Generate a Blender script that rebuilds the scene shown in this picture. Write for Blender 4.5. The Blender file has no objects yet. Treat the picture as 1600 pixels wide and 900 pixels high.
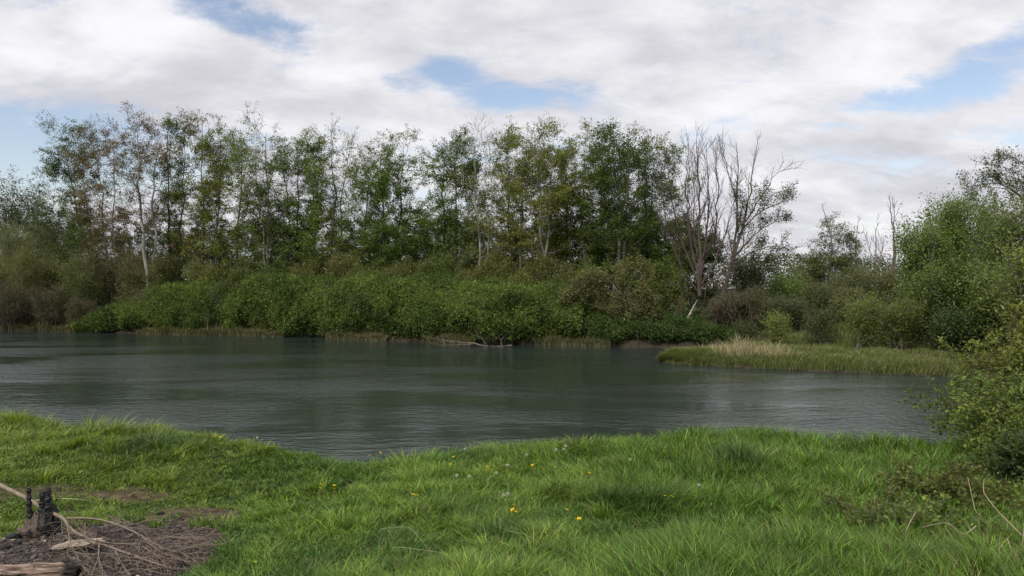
import bpy, math
import numpy as np
R = math.radians
scn = bpy.context.scene

# ------------------------------------------------------------------ camera, sky, sun, exposure
CAMZ = 3.0
FPX = 1232.0          # focal length in pixels of the 1600 px wide photograph
cam = bpy.data.cameras.new('camera')
cam.sensor_width = 36.0
cam.lens = 36.0 * FPX / 1600.0
cam.clip_start = 0.05
cam.clip_end = 6000
camo = bpy.data.objects.new('camera', cam)
scn.collection.objects.link(camo)
camo.location = (0, 0, CAMZ)
camo.rotation_euler = (R(90), 0, 0)
scn.camera = camo

SUN_EL, SUN_AZ = R(48), R(212)      # azimuth clockwise from +Y: behind the camera, to the left
world = bpy.data.worlds.new('World')
scn.world = world
world.use_nodes = True
nt = world.node_tree
N = nt.nodes
LK = nt.links.new
for n in list(N):
    N.remove(n)


def wn(t, **k):
    n = N.new(t)
    for a, b in k.items():
        setattr(n, a, b)
    return n


def wmath(op, a, b=None, c=None, clamp=False):
    n = wn('ShaderNodeMath', operation=op, use_clamp=clamp)
    for i, v in enumerate((a, b, c)):
        if v is None:
            continue
        if isinstance(v, (int, float)):
            n.inputs[i].default_value = v
        else:
            LK(v, n.inputs[i])
    return n.outputs[0]


def wsmooth(v, a, b, lo=0.0, hi=1.0):
    n = wn('ShaderNodeMapRange', interpolation_type='SMOOTHSTEP')
    LK(v, n.inputs[0])
    for i, x in enumerate((a, b, lo, hi)):
        n.inputs[i + 1].default_value = x
    return n.outputs[0]


sky = wn('ShaderNodeTexSky', sky_type='NISHITA')
sky.sun_disc = False
sky.sun_elevation = SUN_EL
sky.sun_rotation = SUN_AZ
sky.altitude = 50
sky.air_density = 1.0
sky.dust_density = 1.2
sky.ozone_density = 1.5
tc = wn('ShaderNodeTexCoord')
sep = wn('ShaderNodeSeparateXYZ')
LK(tc.outputs['Generated'], sep.inputs[0])
dz = wmath('ADD', wmath('MAXIMUM', sep.outputs[2], 0.0), 0.30)
comb = wn('ShaderNodeCombineXYZ')
LK(wmath('DIVIDE', sep.outputs[0], dz), comb.inputs[0])
LK(wmath('DIVIDE', sep.outputs[1], dz), comb.inputs[1])


def wnoise(scale, det, rough, off=(0, 0, 0), sc=(1, 1, 1), dist=0.0):
    m = wn('ShaderNodeMapping')
    m.inputs['Location'].default_value = off
    m.inputs['Scale'].default_value = sc
    m.inputs['Rotation'].default_value = (0, 0, R(-24))
    LK(comb.outputs[0], m.inputs[0])
    t = wn('ShaderNodeTexNoise')
    t.inputs['Scale'].default_value = scale
    t.inputs['Detail'].default_value = det
    t.inputs['Roughness'].default_value = rough
    t.inputs['Distortion'].default_value = dist
    LK(m.outputs[0], t.inputs['Vector'])
    return t.outputs['Fac']


nA = wnoise(1.5, 8, 0.60, (3.1, 1.7, 0), (0.8, 1.25, 1), 0.25)
nB = wnoise(5.0, 8, 0.66, (9.1, 4.2, 0), (0.8, 1.3, 1), 0.3)
nC = wnoise(1.7, 6, 0.55, (1.3, 7.7, 0), (0.8, 1.2, 1), 0.2)
nD = wnoise(5.0, 7, 0.6, (5.3, 2.7, 0), (0.8, 1.1, 1), 0.3)


def gap(px, py, rx, ry, strength):
    """a blue opening in the cloud sheet in the direction of a point of the sky; soft ellipsoid on the unit sphere"""
    d = np.array([(px - 800) / FPX, 1.0, -(py - 450) / FPX])
    d /= np.linalg.norm(d)
    m = wn('ShaderNodeVectorMath', operation='SUBTRACT')
    LK(tc.outputs['Generated'], m.inputs[0])
    m.inputs[1].default_value = d
    s = wn('ShaderNodeVectorMath', operation='MULTIPLY')
    LK(m.outputs[0], s.inputs[0])
    s.inputs[1].default_value = (FPX / rx, FPX / rx * 0.6, FPX / ry)
    l = wn('ShaderNodeVectorMath', operation='LENGTH')
    LK(s.outputs[0], l.inputs[0])
    return wsmooth(l.outputs['Value'], 0.0, 1.0, strength, 0.0)


cover = wmath('ADD', wmath('MULTIPLY', wmath('SUBTRACT', nA, 0.5), 1.7), wmath('MULTIPLY', wmath('SUBTRACT', nB, 0.5), 2.6))
cover = wmath('ADD', cover, 0.58)
for g in ((30, 240, 330, 95, 1.5), (130, 185, 170, 45, 0.5), (345, 5, 110, 55, 0.9), (440, 62, 100, 50, 0.75), (690, 108, 100, 42, 0.85),
          (780, 150, 160, 42, 0.85), (625, 135, 60, 28, 0.5), (1400, 158, 170, 38, 0.85), (1530, 115, 120, 55, 0.75), (1600, 60, 90, 40, 0.45),
          (560, 245, 200, 34, 0.34), (1370, 255, 50, 24, 0.12), (1330, 340, 190, 34, 0.2), (560, 330, 300, 70, 0.35), (1650, 210, 120, 40, 0.2)):
    cover = wmath('SUBTRACT', cover, gap(*g))
dens = wsmooth(cover, -0.30, 0.50)
lum = wmath('ADD', wmath('MULTIPLY', wmath('SUBTRACT', nC, 0.5), 1.0), wmath('MULTIPLY', wmath('SUBTRACT', nD, 0.5), 0.7))
lum = wsmooth(lum, -0.22, 0.24)
ccol = wn('ShaderNodeMix', data_type='RGBA')
LK(lum, ccol.inputs[0])
ccol.inputs[6].default_value = (5.8, 5.75, 6.25, 1)
ccol.inputs[7].default_value = (8.9, 8.8, 9.1, 1)
skyc = wn('ShaderNodeVectorMath', operation='MULTIPLY')
LK(sky.outputs[0], skyc.inputs[0])
skyc.inputs[1].default_value = (1.80, 1.55, 1.42)
mixw = wn('ShaderNodeMix', data_type='RGBA')
LK(dens, mixw.inputs[0])
LK(skyc.outputs[0], mixw.inputs[6])
LK(ccol.outputs[2], mixw.inputs[7])
bg = wn('ShaderNodeBackground')
bg.inputs[1].default_value = 0.094
LK(mixw.outputs[2], bg.inputs[0])
wo = wn('ShaderNodeOutputWorld')
LK(bg.outputs[0], wo.inputs[0])

sl = bpy.data.lights.new('sun', 'SUN')
sl.energy = 2.6
sl.angle = R(10)
sl.color = (1.0, 0.95, 0.87)
so = bpy.data.objects.new('sun', sl)
scn.collection.objects.link(so)
so.rotation_euler = (R(90) - SUN_EL, 0, math.pi - SUN_AZ)
so.location = (0, -20, 40)

vs = scn.view_settings
vs.view_transform = 'Standard'
vs.look = 'None'
vs.exposure = 0.22
vs.gamma = 1.0
vs.use_curve_mapping = False
cy = scn.cycles
cy.max_bounces = 6
cy.diffuse_bounces = 3
cy.glossy_bounces = 2
cy.transmission_bounces = 3
cy.use_denoising = True
cy.caustics_reflective = False
cy.caustics_refractive = False

# ------------------------------------------------------------------ numpy helpers
Z = np.array([0, 0, 1.0])


def norm(v):
    return v / np.maximum(np.linalg.norm(v, axis=-1, keepdims=True), 1e-9)


def _hash(ix, iy, iz, s):
    h = (ix * 374761393 + iy * 668265263 + iz * 2147483647 + s * 974634777) & 0xffffffff
    h = ((h ^ (h >> 13)) * 1274126177) & 0xffffffff
    return ((h ^ (h >> 16)) & 0xffff) / 65535.0


def vnoise(x, y, z=None, s=0):
    x = np.asarray(x, float); y = np.asarray(y, float)
    z = np.zeros_like(x) if z is None else np.asarray(z, float)
    ix, iy, iz = np.floor(x).astype(np.int64), np.floor(y).astype(np.int64), np.floor(z).astype(np.int64)
    fx, fy, fz = x - ix, y - iy, z - iz
    fx, fy, fz = (f * f * (3 - 2 * f) for f in (fx, fy, fz))
    r = 0
    for dx in (0, 1):
        for dy in (0, 1):
            for dzz in (0, 1):
                w = (fx if dx else 1 - fx) * (fy if dy else 1 - fy) * (fz if dzz else 1 - fz)
                r = r + w * _hash(ix + dx, iy + dy, iz + dzz, s)
    return r


def fbm(x, y, z=None, s=0, o=4):
    r, a, t = 0, 1.0, 0
    z = np.zeros_like(np.asarray(x, float)) if z is None else z
    for k in range(o):
        r = r + a * vnoise(x * 2 ** k, y * 2 ** k, z * 2 ** k, s + k * 17)
        t += a
        a *= 0.5
    return r / t


def sst(x, a, b):
    t = np.clip((x - a) / (b - a), 0, 1)
    return t * t * (3 - 2 * t)


def link(o, parent=None):
    scn.collection.objects.link(o)
    if parent is not None:
        o.parent = parent
    return o


def mesh_obj(name, V, faces, mat, col=None, parent=None, smooth=True):
    """faces: list of (n, k) index arrays. col: per-vertex rgb of the thing itself."""
    me = bpy.data.meshes.new(name)
    V = np.asarray(V, np.float32)
    me.vertices.add(len(V))
    me.vertices.foreach_set('co', V.ravel())
    faces = [np.asarray(f, np.int32) for f in faces if len(f)]
    nl = sum(f.size for f in faces)
    npoly = sum(len(f) for f in faces)
    me.loops.add(nl)
    me.loops.foreach_set('vertex_index', np.concatenate([f.ravel() for f in faces]))
    me.polygons.add(npoly)
    cnt = np.concatenate([np.full(len(f), f.shape[1], np.int32) for f in faces])
    st = np.concatenate([[0], np.cumsum(cnt)[:-1]]).astype(np.int32)
    me.polygons.foreach_set('loop_start', st)
    me.polygons.foreach_set('use_smooth', np.full(npoly, smooth))
    if col is not None:
        a = me.color_attributes.new('tone', 'FLOAT_COLOR', 'POINT')
        c = np.ones((len(V), 4), np.float32)
        c[:, :3] = col
        a.data.foreach_set('color', c.ravel())
    me.update(calc_edges=True)
    me.materials.append(mat)
    return link(bpy.data.objects.new(name, me), parent)


def empty(name, loc, label, cat, group=None):
    o = bpy.data.objects.new(name, None)
    o.empty_display_size = 0.2
    link(o)
    o.location = loc
    tag(o, label, cat, group)
    return o


def tag(o, label, cat, group=None):
    o['label'] = label
    o['category'] = cat
    if group:
        o['group'] = group
    return o


class Geo:
    def __init__(self):
        self.V, self.F, self.C, self.n = [], {}, [], 0

    def add(self, V, faces, col=(1, 1, 1)):
        V = np.asarray(V).reshape(-1, 3)
        for f in faces:
            f = np.asarray(f)
            if f.size:
                self.F.setdefault(f.shape[1], []).append(f + self.n)
        self.V.append(V)
        c = np.asarray(col, float)
        self.C.append(np.broadcast_to(c, V.shape) if c.ndim == 1 else c)
        self.n += len(V)
        return self

    def build(self, name, mat, parent=None, smooth=True, origin=(0, 0, 0)):
        V = np.concatenate(self.V) - np.asarray(origin)
        return mesh_obj(name, V, [np.concatenate(f) for f in self.F.values()], mat, np.concatenate(self.C), parent, smooth)


def tubes(P, Rr, S=5, cap=False):
    """P (N,K,3) centre lines, Rr (N,K) radii"""
    P = np.asarray(P, float); Rr = np.asarray(Rr, float)
    n, K, _ = P.shape
    T = norm(np.gradient(P, axis=1))
    d = norm(P[:, -1] - P[:, 0])
    ref = np.where(np.abs(d[:, 2:3]) < 0.8, Z, np.array([1.0, 0.13, 0]))[:, None]
    A = norm(np.cross(T, ref)); B = np.cross(T, A)
    an = np.arange(S) * 2 * math.pi / S
    V = P[:, :, None] + Rr[:, :, None, None] * (A[:, :, None] * np.cos(an)[:, None] + B[:, :, None] * np.sin(an)[:, None])
    i = np.arange(n)[:, None, None]; k = np.arange(K - 1)[None, :, None]; s = np.arange(S)[None, None, :]
    a = i * K * S + k * S + s; b = i * K * S + k * S + (s + 1) % S
    q = np.stack([a, b, b + S, a + S], -1).reshape(-1, 4)
    fs = [q]
    if cap:
        base = np.arange(n)[:, None] * K * S
        fs.append(base + (K - 1) * S + np.arange(S)[None])
        fs.append(base + np.arange(S)[None, ::-1])
    return V.reshape(-1, 3), fs


def sprout(rng, P, Rr, n, t0, t1, ang, length, K=5, up=0.1, wob=0.12, rs=0.6, tip=0.004, angj=0.25, az=None):
    """children of the centre lines P; length: function of t -> metres"""
    n0, Kp, _ = P.shape
    pi = np.repeat(np.arange(n0), n)
    t = (np.tile(np.arange(n), n0) + rng.random(n0 * n)) / n
    t = t0 + (t1 - t0) * t
    f = t * (Kp - 1); i = np.minimum(f.astype(int), Kp - 2); w = (f - i)[:, None]
    pos = P[pi, i] * (1 - w) + P[pi, i + 1] * w
    d = norm(P[pi, i + 1] - P[pi, i])
    rad = Rr[pi, i] * (1 - w[:, 0]) + Rr[pi, i + 1] * w[:, 0]
    r = rng.normal(size=d.shape)
    if az is not None:
        r = az(len(d))
    perp = norm(r - (r * d).sum(1, keepdims=True) * d)
    a = (ang * (1 + angj * rng.normal(size=len(d))))[:, None]
    cur = d * np.cos(a) + perp * np.sin(a)
    L = length(t) * (0.7 + 0.6 * rng.random(len(d)))
    h = (L / (K - 1))[:, None]
    pts = [pos]
    for k in range(K - 1):
        cur = norm(cur + up * Z + wob * rng.normal(size=cur.shape))
        pts.append(pts[-1] + cur * h)
    P2 = np.stack(pts, 1)
    r0 = np.maximum(rad * rs, tip)
    R2 = r0[:, None] * (1 - np.linspace(0, 1, K)[None] ** 0.8 * 0.75)
    return P2, np.maximum(R2, tip)


def on(rng, P, m, t0=0.0, t1=1.0):
    n, K, _ = P.shape
    i0 = rng.integers(0, n, m); t = t0 + (t1 - t0) * rng.random(m)
    f = t * (K - 1); i = np.minimum(f.astype(int), K - 2); w = (f - i)[:, None]
    return P[i0, i] * (1 - w) + P[i0, i + 1] * w


def leaves(rng, C, size, col, colj=0.22, hueb=0.12, asp=0.62, flat=0.6, normal=None, fine=False, clump=None):
    """one small folded leaf per centre C"""
    m = len(C)
    nn = rng.normal(size=(m, 3)) * (1 - flat) + (Z if normal is None else normal) * flat
    nn = norm(nn + 1e-6)
    a = norm(np.cross(nn, rng.normal(size=(m, 3))))
    b = np.cross(nn, a)
    s = (np.asarray(size) * (0.55 + 0.9 * rng.random(m)))[:, None]
    l, w = a * s * 0.5, b * s * 0.5 * asp
    up = nn * s * 0.10
    if not fine:
        V = np.stack([C - l, C + w + up, C + l, C - w + up], 1)
        q = np.arange(m)[:, None] * 4
        F = [np.concatenate([q + [0, 1, 2], q + [0, 2, 3]])]
        k = 4
    else:
        V = np.stack([C - l, C - l * .35 + w + up, C + l * .4 + w * .8 + up, C + l - up, C + l * .4 - w * .8 + up, C - l * .35 - w + up], 1)
        q = np.arange(m)[:, None] * 6
        F = [np.concatenate([q + [0, 1, 2, 3], q + [0, 3, 4, 5]])]
        k = 6
    c = np.asarray(col, float)
    c = np.broadcast_to(c, (m, 3)) if c.ndim == 1 else c
    v = np.exp(colj * rng.normal(size=(m, 1)))
    hu = rng.normal(size=(m, 1)) * hueb
    cc = c * v * np.concatenate([1 + hu, 1 + hu * 0.2, 1 - hu], 1) * np.array([1.12, 1.0, .88])
    cc = np.clip(cc, 0.004, 0.6)
    return V.reshape(-1, 3), F, np.repeat(cc, k, 0)


# ------------------------------------------------------------------ materials
def mat_base(name):
    m = bpy.data.materials.new(name)
    m.use_nodes = True
    n = m.node_tree.nodes
    p = n.get('Principled BSDF')
    return m, n, m.node_tree.links.new, p


def mat_tone(name, rough=0.6, spec=0.25, trans=0.0, nscale=None, namt=0.3, bump=0.0, bscale=40, stretch=(1, 1, 1)):
    m, n, l, p = mat_base(name)
    at = n.new('ShaderNodeAttribute'); at.attribute_name = 'tone'
    col = at.outputs['Color']
    if nscale:
        tcx = n.new('ShaderNodeTexCoord')
        mp = n.new('ShaderNodeMapping'); mp.inputs['Scale'].default_value = stretch
        l(tcx.outputs['Object'], mp.inputs[0])
        t = n.new('ShaderNodeTexNoise'); t.inputs['Scale'].default_value = nscale; t.inputs['Detail'].default_value = 5
        l(mp.outputs[0], t.inputs['Vector'])
        mr = n.new('ShaderNodeMapRange'); mr.inputs[1].default_value = 0.3; mr.inputs[2].default_value = 0.7
        mr.inputs[3].default_value = 1 - namt; mr.inputs[4].default_value = 1 + namt
        l(t.outputs['Fac'], mr.inputs[0])
        mul = n.new('ShaderNodeVectorMath'); mul.operation = 'SCALE'
        l(col, mul.inputs[0]); l(mr.outputs[0], mul.inputs['Scale'])
        col = mul.outputs[0]
        if bump:
            t2 = n.new('ShaderNodeTexNoise'); t2.inputs['Scale'].default_value = bscale; t2.inputs['Detail'].default_value = 6
            l(mp.outputs[0], t2.inputs['Vector'])
            bp = n.new('ShaderNodeBump'); bp.inputs['Strength'].default_value = 1.0; bp.inputs['Distance'].default_value = bump
            l(t2.outputs['Fac'], bp.inputs['Height']); l(bp.outputs[0], p.inputs['Normal'])
    l(col, p.inputs['Base Color'])
    p.inputs['Roughness'].default_value = rough
    p.inputs['Specular IOR Level'].default_value = spec
    if trans:
        tr = n.new('ShaderNodeBsdfTranslucent')
        g = n.new('ShaderNodeVectorMath'); g.operation = 'MULTIPLY'
        l(col, g.inputs[0]); g.inputs[1].default_value = (1.25, 1.3, 0.6)
        l(g.outputs[0], tr.inputs['Color'])
        mx = n.new('ShaderNodeMixShader'); mx.inputs[0].default_value = trans
        out = n.get('Material Output')
        l(p.outputs[0], mx.inputs[1]); l(tr.outputs[0], mx.inputs[2]); l(mx.outputs[0], out.inputs[0])
    return m


M_leaf = mat_tone('leaf', 0.5, 0.3, 0.35)
M_gloss = mat_tone('bramble_leaf', 0.55, 0.22, 0.3)
M_grass = mat_tone('grass_blade', 0.5, 0.3, 0.35)
M_bark = mat_tone('bark', 0.85, 0.15, 0, 5.0, 0.35, 0.02, 14, (1, 1, 0.25))
M_twig = mat_tone('twig', 0.8, 0.2, 0, 22.0, 0.25)
M_char = mat_tone('charred_wood', 0.55, 0.4, 0, 60.0, 0.5, 0.006, 90)
M_wood = mat_tone('split_wood', 0.75, 0.2, 0, 34.0, 0.75, 0.012, 40, (0.14, 1.6, 1.6))
M_petal = mat_tone('petal', 0.6, 0.2, 0.2)

# ------------------------------------------------------------------ the lie of the land
EDGE = np.array([(-60, 24), (-25, 14.5), (-12, 11.6), (-7.0, 10.8), (-5.6, 10.0), (-4.7, 9.8), (-4.0, 9.6), (-2.95, 9.1), (-2.2, 8.5), (-1.72, 8.05), (-1.25, 8.1),
                 (-0.95, 8.05), (-0.4, 8.6), (0.3, 8.9), (1.4, 9.0), (2.6, 9.0), (3.6, 8.7), (4.4, 8.7), (5.2, 8.9), (7, 9.2), (12, 9.0), (30, 8), (80, 6)], float)
SHORE = np.array([(-140, 84), (-60, 63), (-36.9, 56.9), (-25.3, 52), (-18, 49.8), (-11.5, 47.4), (-6, 44.6), (-1.3, 41.9), (1.7, 42.0), (4.9, 40.4), (8.4, 39.7), (10.5, 39.9),
                  (12, 38.5), (14, 36), (17, 32), (22, 27.5), (40, 20), (120, 10)], float)
SPIT_F = np.array([(6.0, 31.6), (7.3, 30.3), (10.4, 28.6), (14.6, 26.6), (17, 25), (40, 17), (120, 8)], float)
SPIT_B = np.array([(6.0, 31.6), (8, 33.8), (11, 36.6), (13, 39), (17, 40), (120, 40)], float)
edge_y = lambda x: np.interp(x, EDGE[:, 0], EDGE[:, 1])
shore_y = lambda x: np.interp(x, SHORE[:, 0], SHORE[:, 1])


def ground_z(x, y):
    x = np.asarray(x, float); y = np.asarray(y, float)
    s = edge_y(x) - y + 0.35 * (fbm(x * 1.3, y * 1.3, None, 5, 2) - 0.5)
    near = 1.2 - 0.55 * sst(-s, -0.3, 0.35) - 1.7 * sst(-s, 0.1, 2.0)
    nl = sst(s, -0.2, 0.6)
    near = near + nl * (0.16 * (fbm(x * 0.7, y * 0.7, None, 2, 3) - 0.5) + 0.07 * (fbm(x * 3.1, y * 3.1, None, 9, 2) - 0.5))
    near = near + 0.15 * sst(y, 7, 3) * nl
    near = near - 0.03 * np.exp(-(((x - 2.0) / 1.6) ** 2 + ((y - 7.6) / 0.9) ** 2)) - 0.08 * np.exp(-(((x + 2.6) / 1.2) ** 2 + ((y - 7.0) / 0.5) ** 2))
    fp = np.exp(-(((x + 2.7) / 0.9) ** 2 + ((y - 5.0) / 0.8) ** 2))
    near = near + 0.05 * fp + fp * (.05 * (fbm(x * 9, y * 9, None, 15, 4) - .5) + .03 * (fbm(x * 30, y * 30, None, 16, 2) - .5))
    s2 = y - shore_y(x) + 0.9 * (fbm(x * 0.6, y * 0.6, None, 31, 3) - 0.5)
    main = np.where(s2 < 0, np.maximum(-1.2, 0.7 * s2), 0.45 * sst(s2, 0, 0.7) + 0.7 * sst(s2, 1, 9)) + 0.3 * (fbm(x * 0.2, y * 0.2, None, 7, 3) - 0.5) * sst(s2, 1, 4)
    ys = np.interp(x, SPIT_F[:, 0], SPIT_F[:, 1]); yb = np.interp(x, SPIT_B[:, 0], SPIT_B[:, 1])
    s3 = np.minimum(y - ys, yb - y) - np.maximum(0, 6.0 - x) + 0.4 * (fbm(x * 1.1, y * 1.1, None, 41, 3) - 0.5)
    spit = np.where(s3 < 0, np.maximum(-1.2, 0.6 * s3), 0.2 * sst(s3, 0, 0.5) + 0.1 * fbm(x * 1.2, y * 1.2, None, 3, 3))
    return np.maximum(np.maximum(near, main), spit)


def at(px, py, z=None, it=8):
    """the point of the ground seen at a pixel of the photograph (1600 wide); z: a height above ground"""
    zz = 1.3 if py > 600 else 0.2
    h = 0.0 if z is None else z
    for _ in range(it):
        d = (CAMZ - zz - h) * FPX / (py - 450)
        x = (px - 800) / FPX * d
        zz = float(ground_z(x, d))
    return np.array([x, d, zz])


def at_d(px, py, d):
    return np.array([(px - 800) / FPX * d, d, CAMZ - (py - 450) / FPX * d])


def axis(parts):
    out = []
    for a, b, st in parts:
        out.append(np.arange(a, b, st))
    return np.concatenate(out)


gx = axis([(-9, 9, 0.09), (9, 45, 0.6)])
gx = np.concatenate([-axis([(9, 45, 0.6)])[::-1], axis([(-8.95, -4.2, 0.09), (-4.2, -1.2, 0.025), (-1.2, 9, 0.09)]), axis([(9, 45, 0.6)])])
far = 45 * 1.16 ** np.arange(0, 25)
gx = np.concatenate([-far[::-1], gx, far])
gy = np.concatenate([-(6 * 1.4 ** np.arange(0, 17))[::-1], axis([(-4, 2.5, 0.8), (2.5, 4.2, .08), (4.2, 6.2, 0.025), (6.2, 12.5, 0.08), (12.5, 66, 0.5)]), 66 * 1.16 ** np.arange(0, 24)])
GX, GY = np.meshgrid(gx, gy)
GZ = ground_z(GX, GY)
nx, ny = len(gx), len(gy)
ii = (np.arange(ny - 1)[:, None] * nx + np.arange(nx - 1)[None]).ravel()
gq = np.stack([ii, ii + 1, ii + nx + 1, ii + nx], 1)

FIRE = at(120, 862)[:2]


def soil_mask(x, y):
    """0 turf .. 1 bare earth; second: burnt ground"""
    n = fbm(x * 2.2, y * 2.2, None, 77, 4)
    n2 = fbm(x * 7, y * 7, None, 78, 3)
    a, b = FIRE
    burnt = sst(1.0 - np.sqrt(((x - a) / 1.0) ** 2 + ((y - b) / .95) ** 2) + (n - 0.5) * 0.55 + (n2 - 0.5) * 0.3, -0.02, 0.14)
    bare = np.zeros_like(burnt)
    for (px, py, rx, ry, s) in ((300, 800, .55, .45, 1.0), (200, 775, .65, .26, .9), (60, 772, .8, .25, .75), (340, 812, .30, .25, .6), (1000, 684, .9, .18, .7)):
        p = at(px, py)
        bare = np.maximum(bare, s * sst(1.25 - np.sqrt(((x - p[0]) / rx) ** 2 + ((y - p[1]) / ry) ** 2) + (n - .5) * 1.1 + (n2 - .5) * .6, 0, 0.7))
    return np.maximum(bare, burnt), burnt


sm, bm_ = soil_mask(GX, GY)
turf = np.array([0.035, 0.055, 0.015]); earth = np.array([0.10, 0.072, 0.050]); ash = np.array([0.066, 0.051, 0.045])
gc = turf + (earth - turf) * sm[..., None]
gc = gc + (ash - gc) * bm_[..., None]
inl = edge_y(GX) - GY
mud = np.array([0.05, 0.042, 0.03])
wet = ((inl < -0.15) & (GZ < 0.9))[..., None]
gc = np.where(wet & (GY < 60)[..., None], mud, gc)
terr = mesh_obj('ground', np.stack([GX, GY, GZ], -1).reshape(-1, 3), [gq], mat_tone('soil', 0.9, 0.1, 0, 13.0, 0.6, 0.014, 75), gc.reshape(-1, 3))
terr['kind'] = 'structure'

# water: one sheet, rippled surface
m, n, l, p = mat_base('river_water')
p.inputs['Base Color'].default_value = (0.022, 0.034, 0.031, 1)
p.inputs['IOR'].default_value = 1.52
p.inputs['Roughness'].default_value = 0.07
p.inputs['Specular IOR Level'].default_value = 0.5
tcx = n.new('ShaderNodeTexCoord')


def rip(scale, sc, det, dist=0.0, rot=-12):
    mp = n.new('ShaderNodeMapping'); mp.inputs['Scale'].default_value = sc; mp.inputs['Rotation'].default_value = (0, 0, R(rot))
    l(tcx.outputs['Object'], mp.inputs[0])
    t = n.new('ShaderNodeTexNoise'); t.inputs['Scale'].default_value = scale; t.inputs['Detail'].default_value = det
    t.inputs['Distortion'].default_value = dist
    l(mp.outputs[0], t.inputs['Vector'])
    return t.outputs['Fac']


def mm(op, a, b):
    x = n.new('ShaderNodeMath'); x.operation = op
    for i, v in enumerate((a, b)):
        if isinstance(v, (int, float)):
            x.inputs[i].default_value = v
        else:
            l(v, x.inputs[i])
    return x.outputs[0]


pat = n.new('ShaderNodeMapRange'); l(rip(0.16, (0.55, 1.5, 1), 4, 0.6), pat.inputs[0])
pat.inputs[1].default_value = 0.42; pat.inputs[2].default_value = 0.60; pat.inputs[3].default_value = 0.25; pat.inputs[4].default_value = 1.5
rr_ = n.new('ShaderNodeMapRange'); l(pat.outputs[0], rr_.inputs[0])
rr_.inputs[1].default_value = 0.25; rr_.inputs[2].default_value = 1.5; rr_.inputs[3].default_value = 0.03; rr_.inputs[4].default_value = 0.15
l(rr_.outputs[0], p.inputs['Roughness'])
hgt = mm('ADD', mm('MULTIPLY', rip(4.5, (0.75, 1.3, 1), 4, 0.3), 0.044), mm('MULTIPLY', rip(14, (0.8, 1.2, 1), 3, 0.0), 0.014))
hgt = mm('ADD', mm('MULTIPLY', hgt, pat.outputs[0]), mm('MULTIPLY', mm('ADD', rip(0.8, (0.6, 1.4, 1), 3, 0.8), mm('MULTIPLY', rip(2.1, (0.7, 1.4, 1), 3, 0.5), 0.8)), 0.019))
bp = n.new('ShaderNodeBump'); bp.inputs['Strength'].default_value = 1.0; bp.inputs['Distance'].default_value = 0.75
l(hgt, bp.inputs['Height']); l(bp.outputs[0], p.inputs['Normal'])
M_water = m
wv = np.array([(-400, 6, 0), (400, 6, 0), (400, 200, 0), (-400, 200, 0)], float)
wat = mesh_obj('river', wv, [np.array([[0, 1, 2, 3]])], M_water)
wat['kind'] = 'structure'

# ------------------------------------------------------------------ trees
PALE, GREYB, DARK, BROWNB = (0.30, 0.275, 0.25), (0.17, 0.155, 0.14), (0.055, 0.048, 0.042), (0.13, 0.09, 0.07)
GRN, DGRN, YGRN, RED, OLV = (0.135, 0.200, 0.044), (0.098, 0.155, 0.040), (0.175, 0.215, 0.055), (0.165, 0.130, 0.070), (0.105, 0.120, 0.055)


def line(p0, p1, K, rng, wob):
    t = np.linspace(0, 1, K)[:, None]
    P = p0 + (p1 - p0) * t
    o = np.cumsum(rng.normal(size=(K, 3)) * wob, 0)
    o -= o[0] + (o[-1] - o[0]) * t
    o[:, 2] *= 0.2
    return P + o


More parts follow.
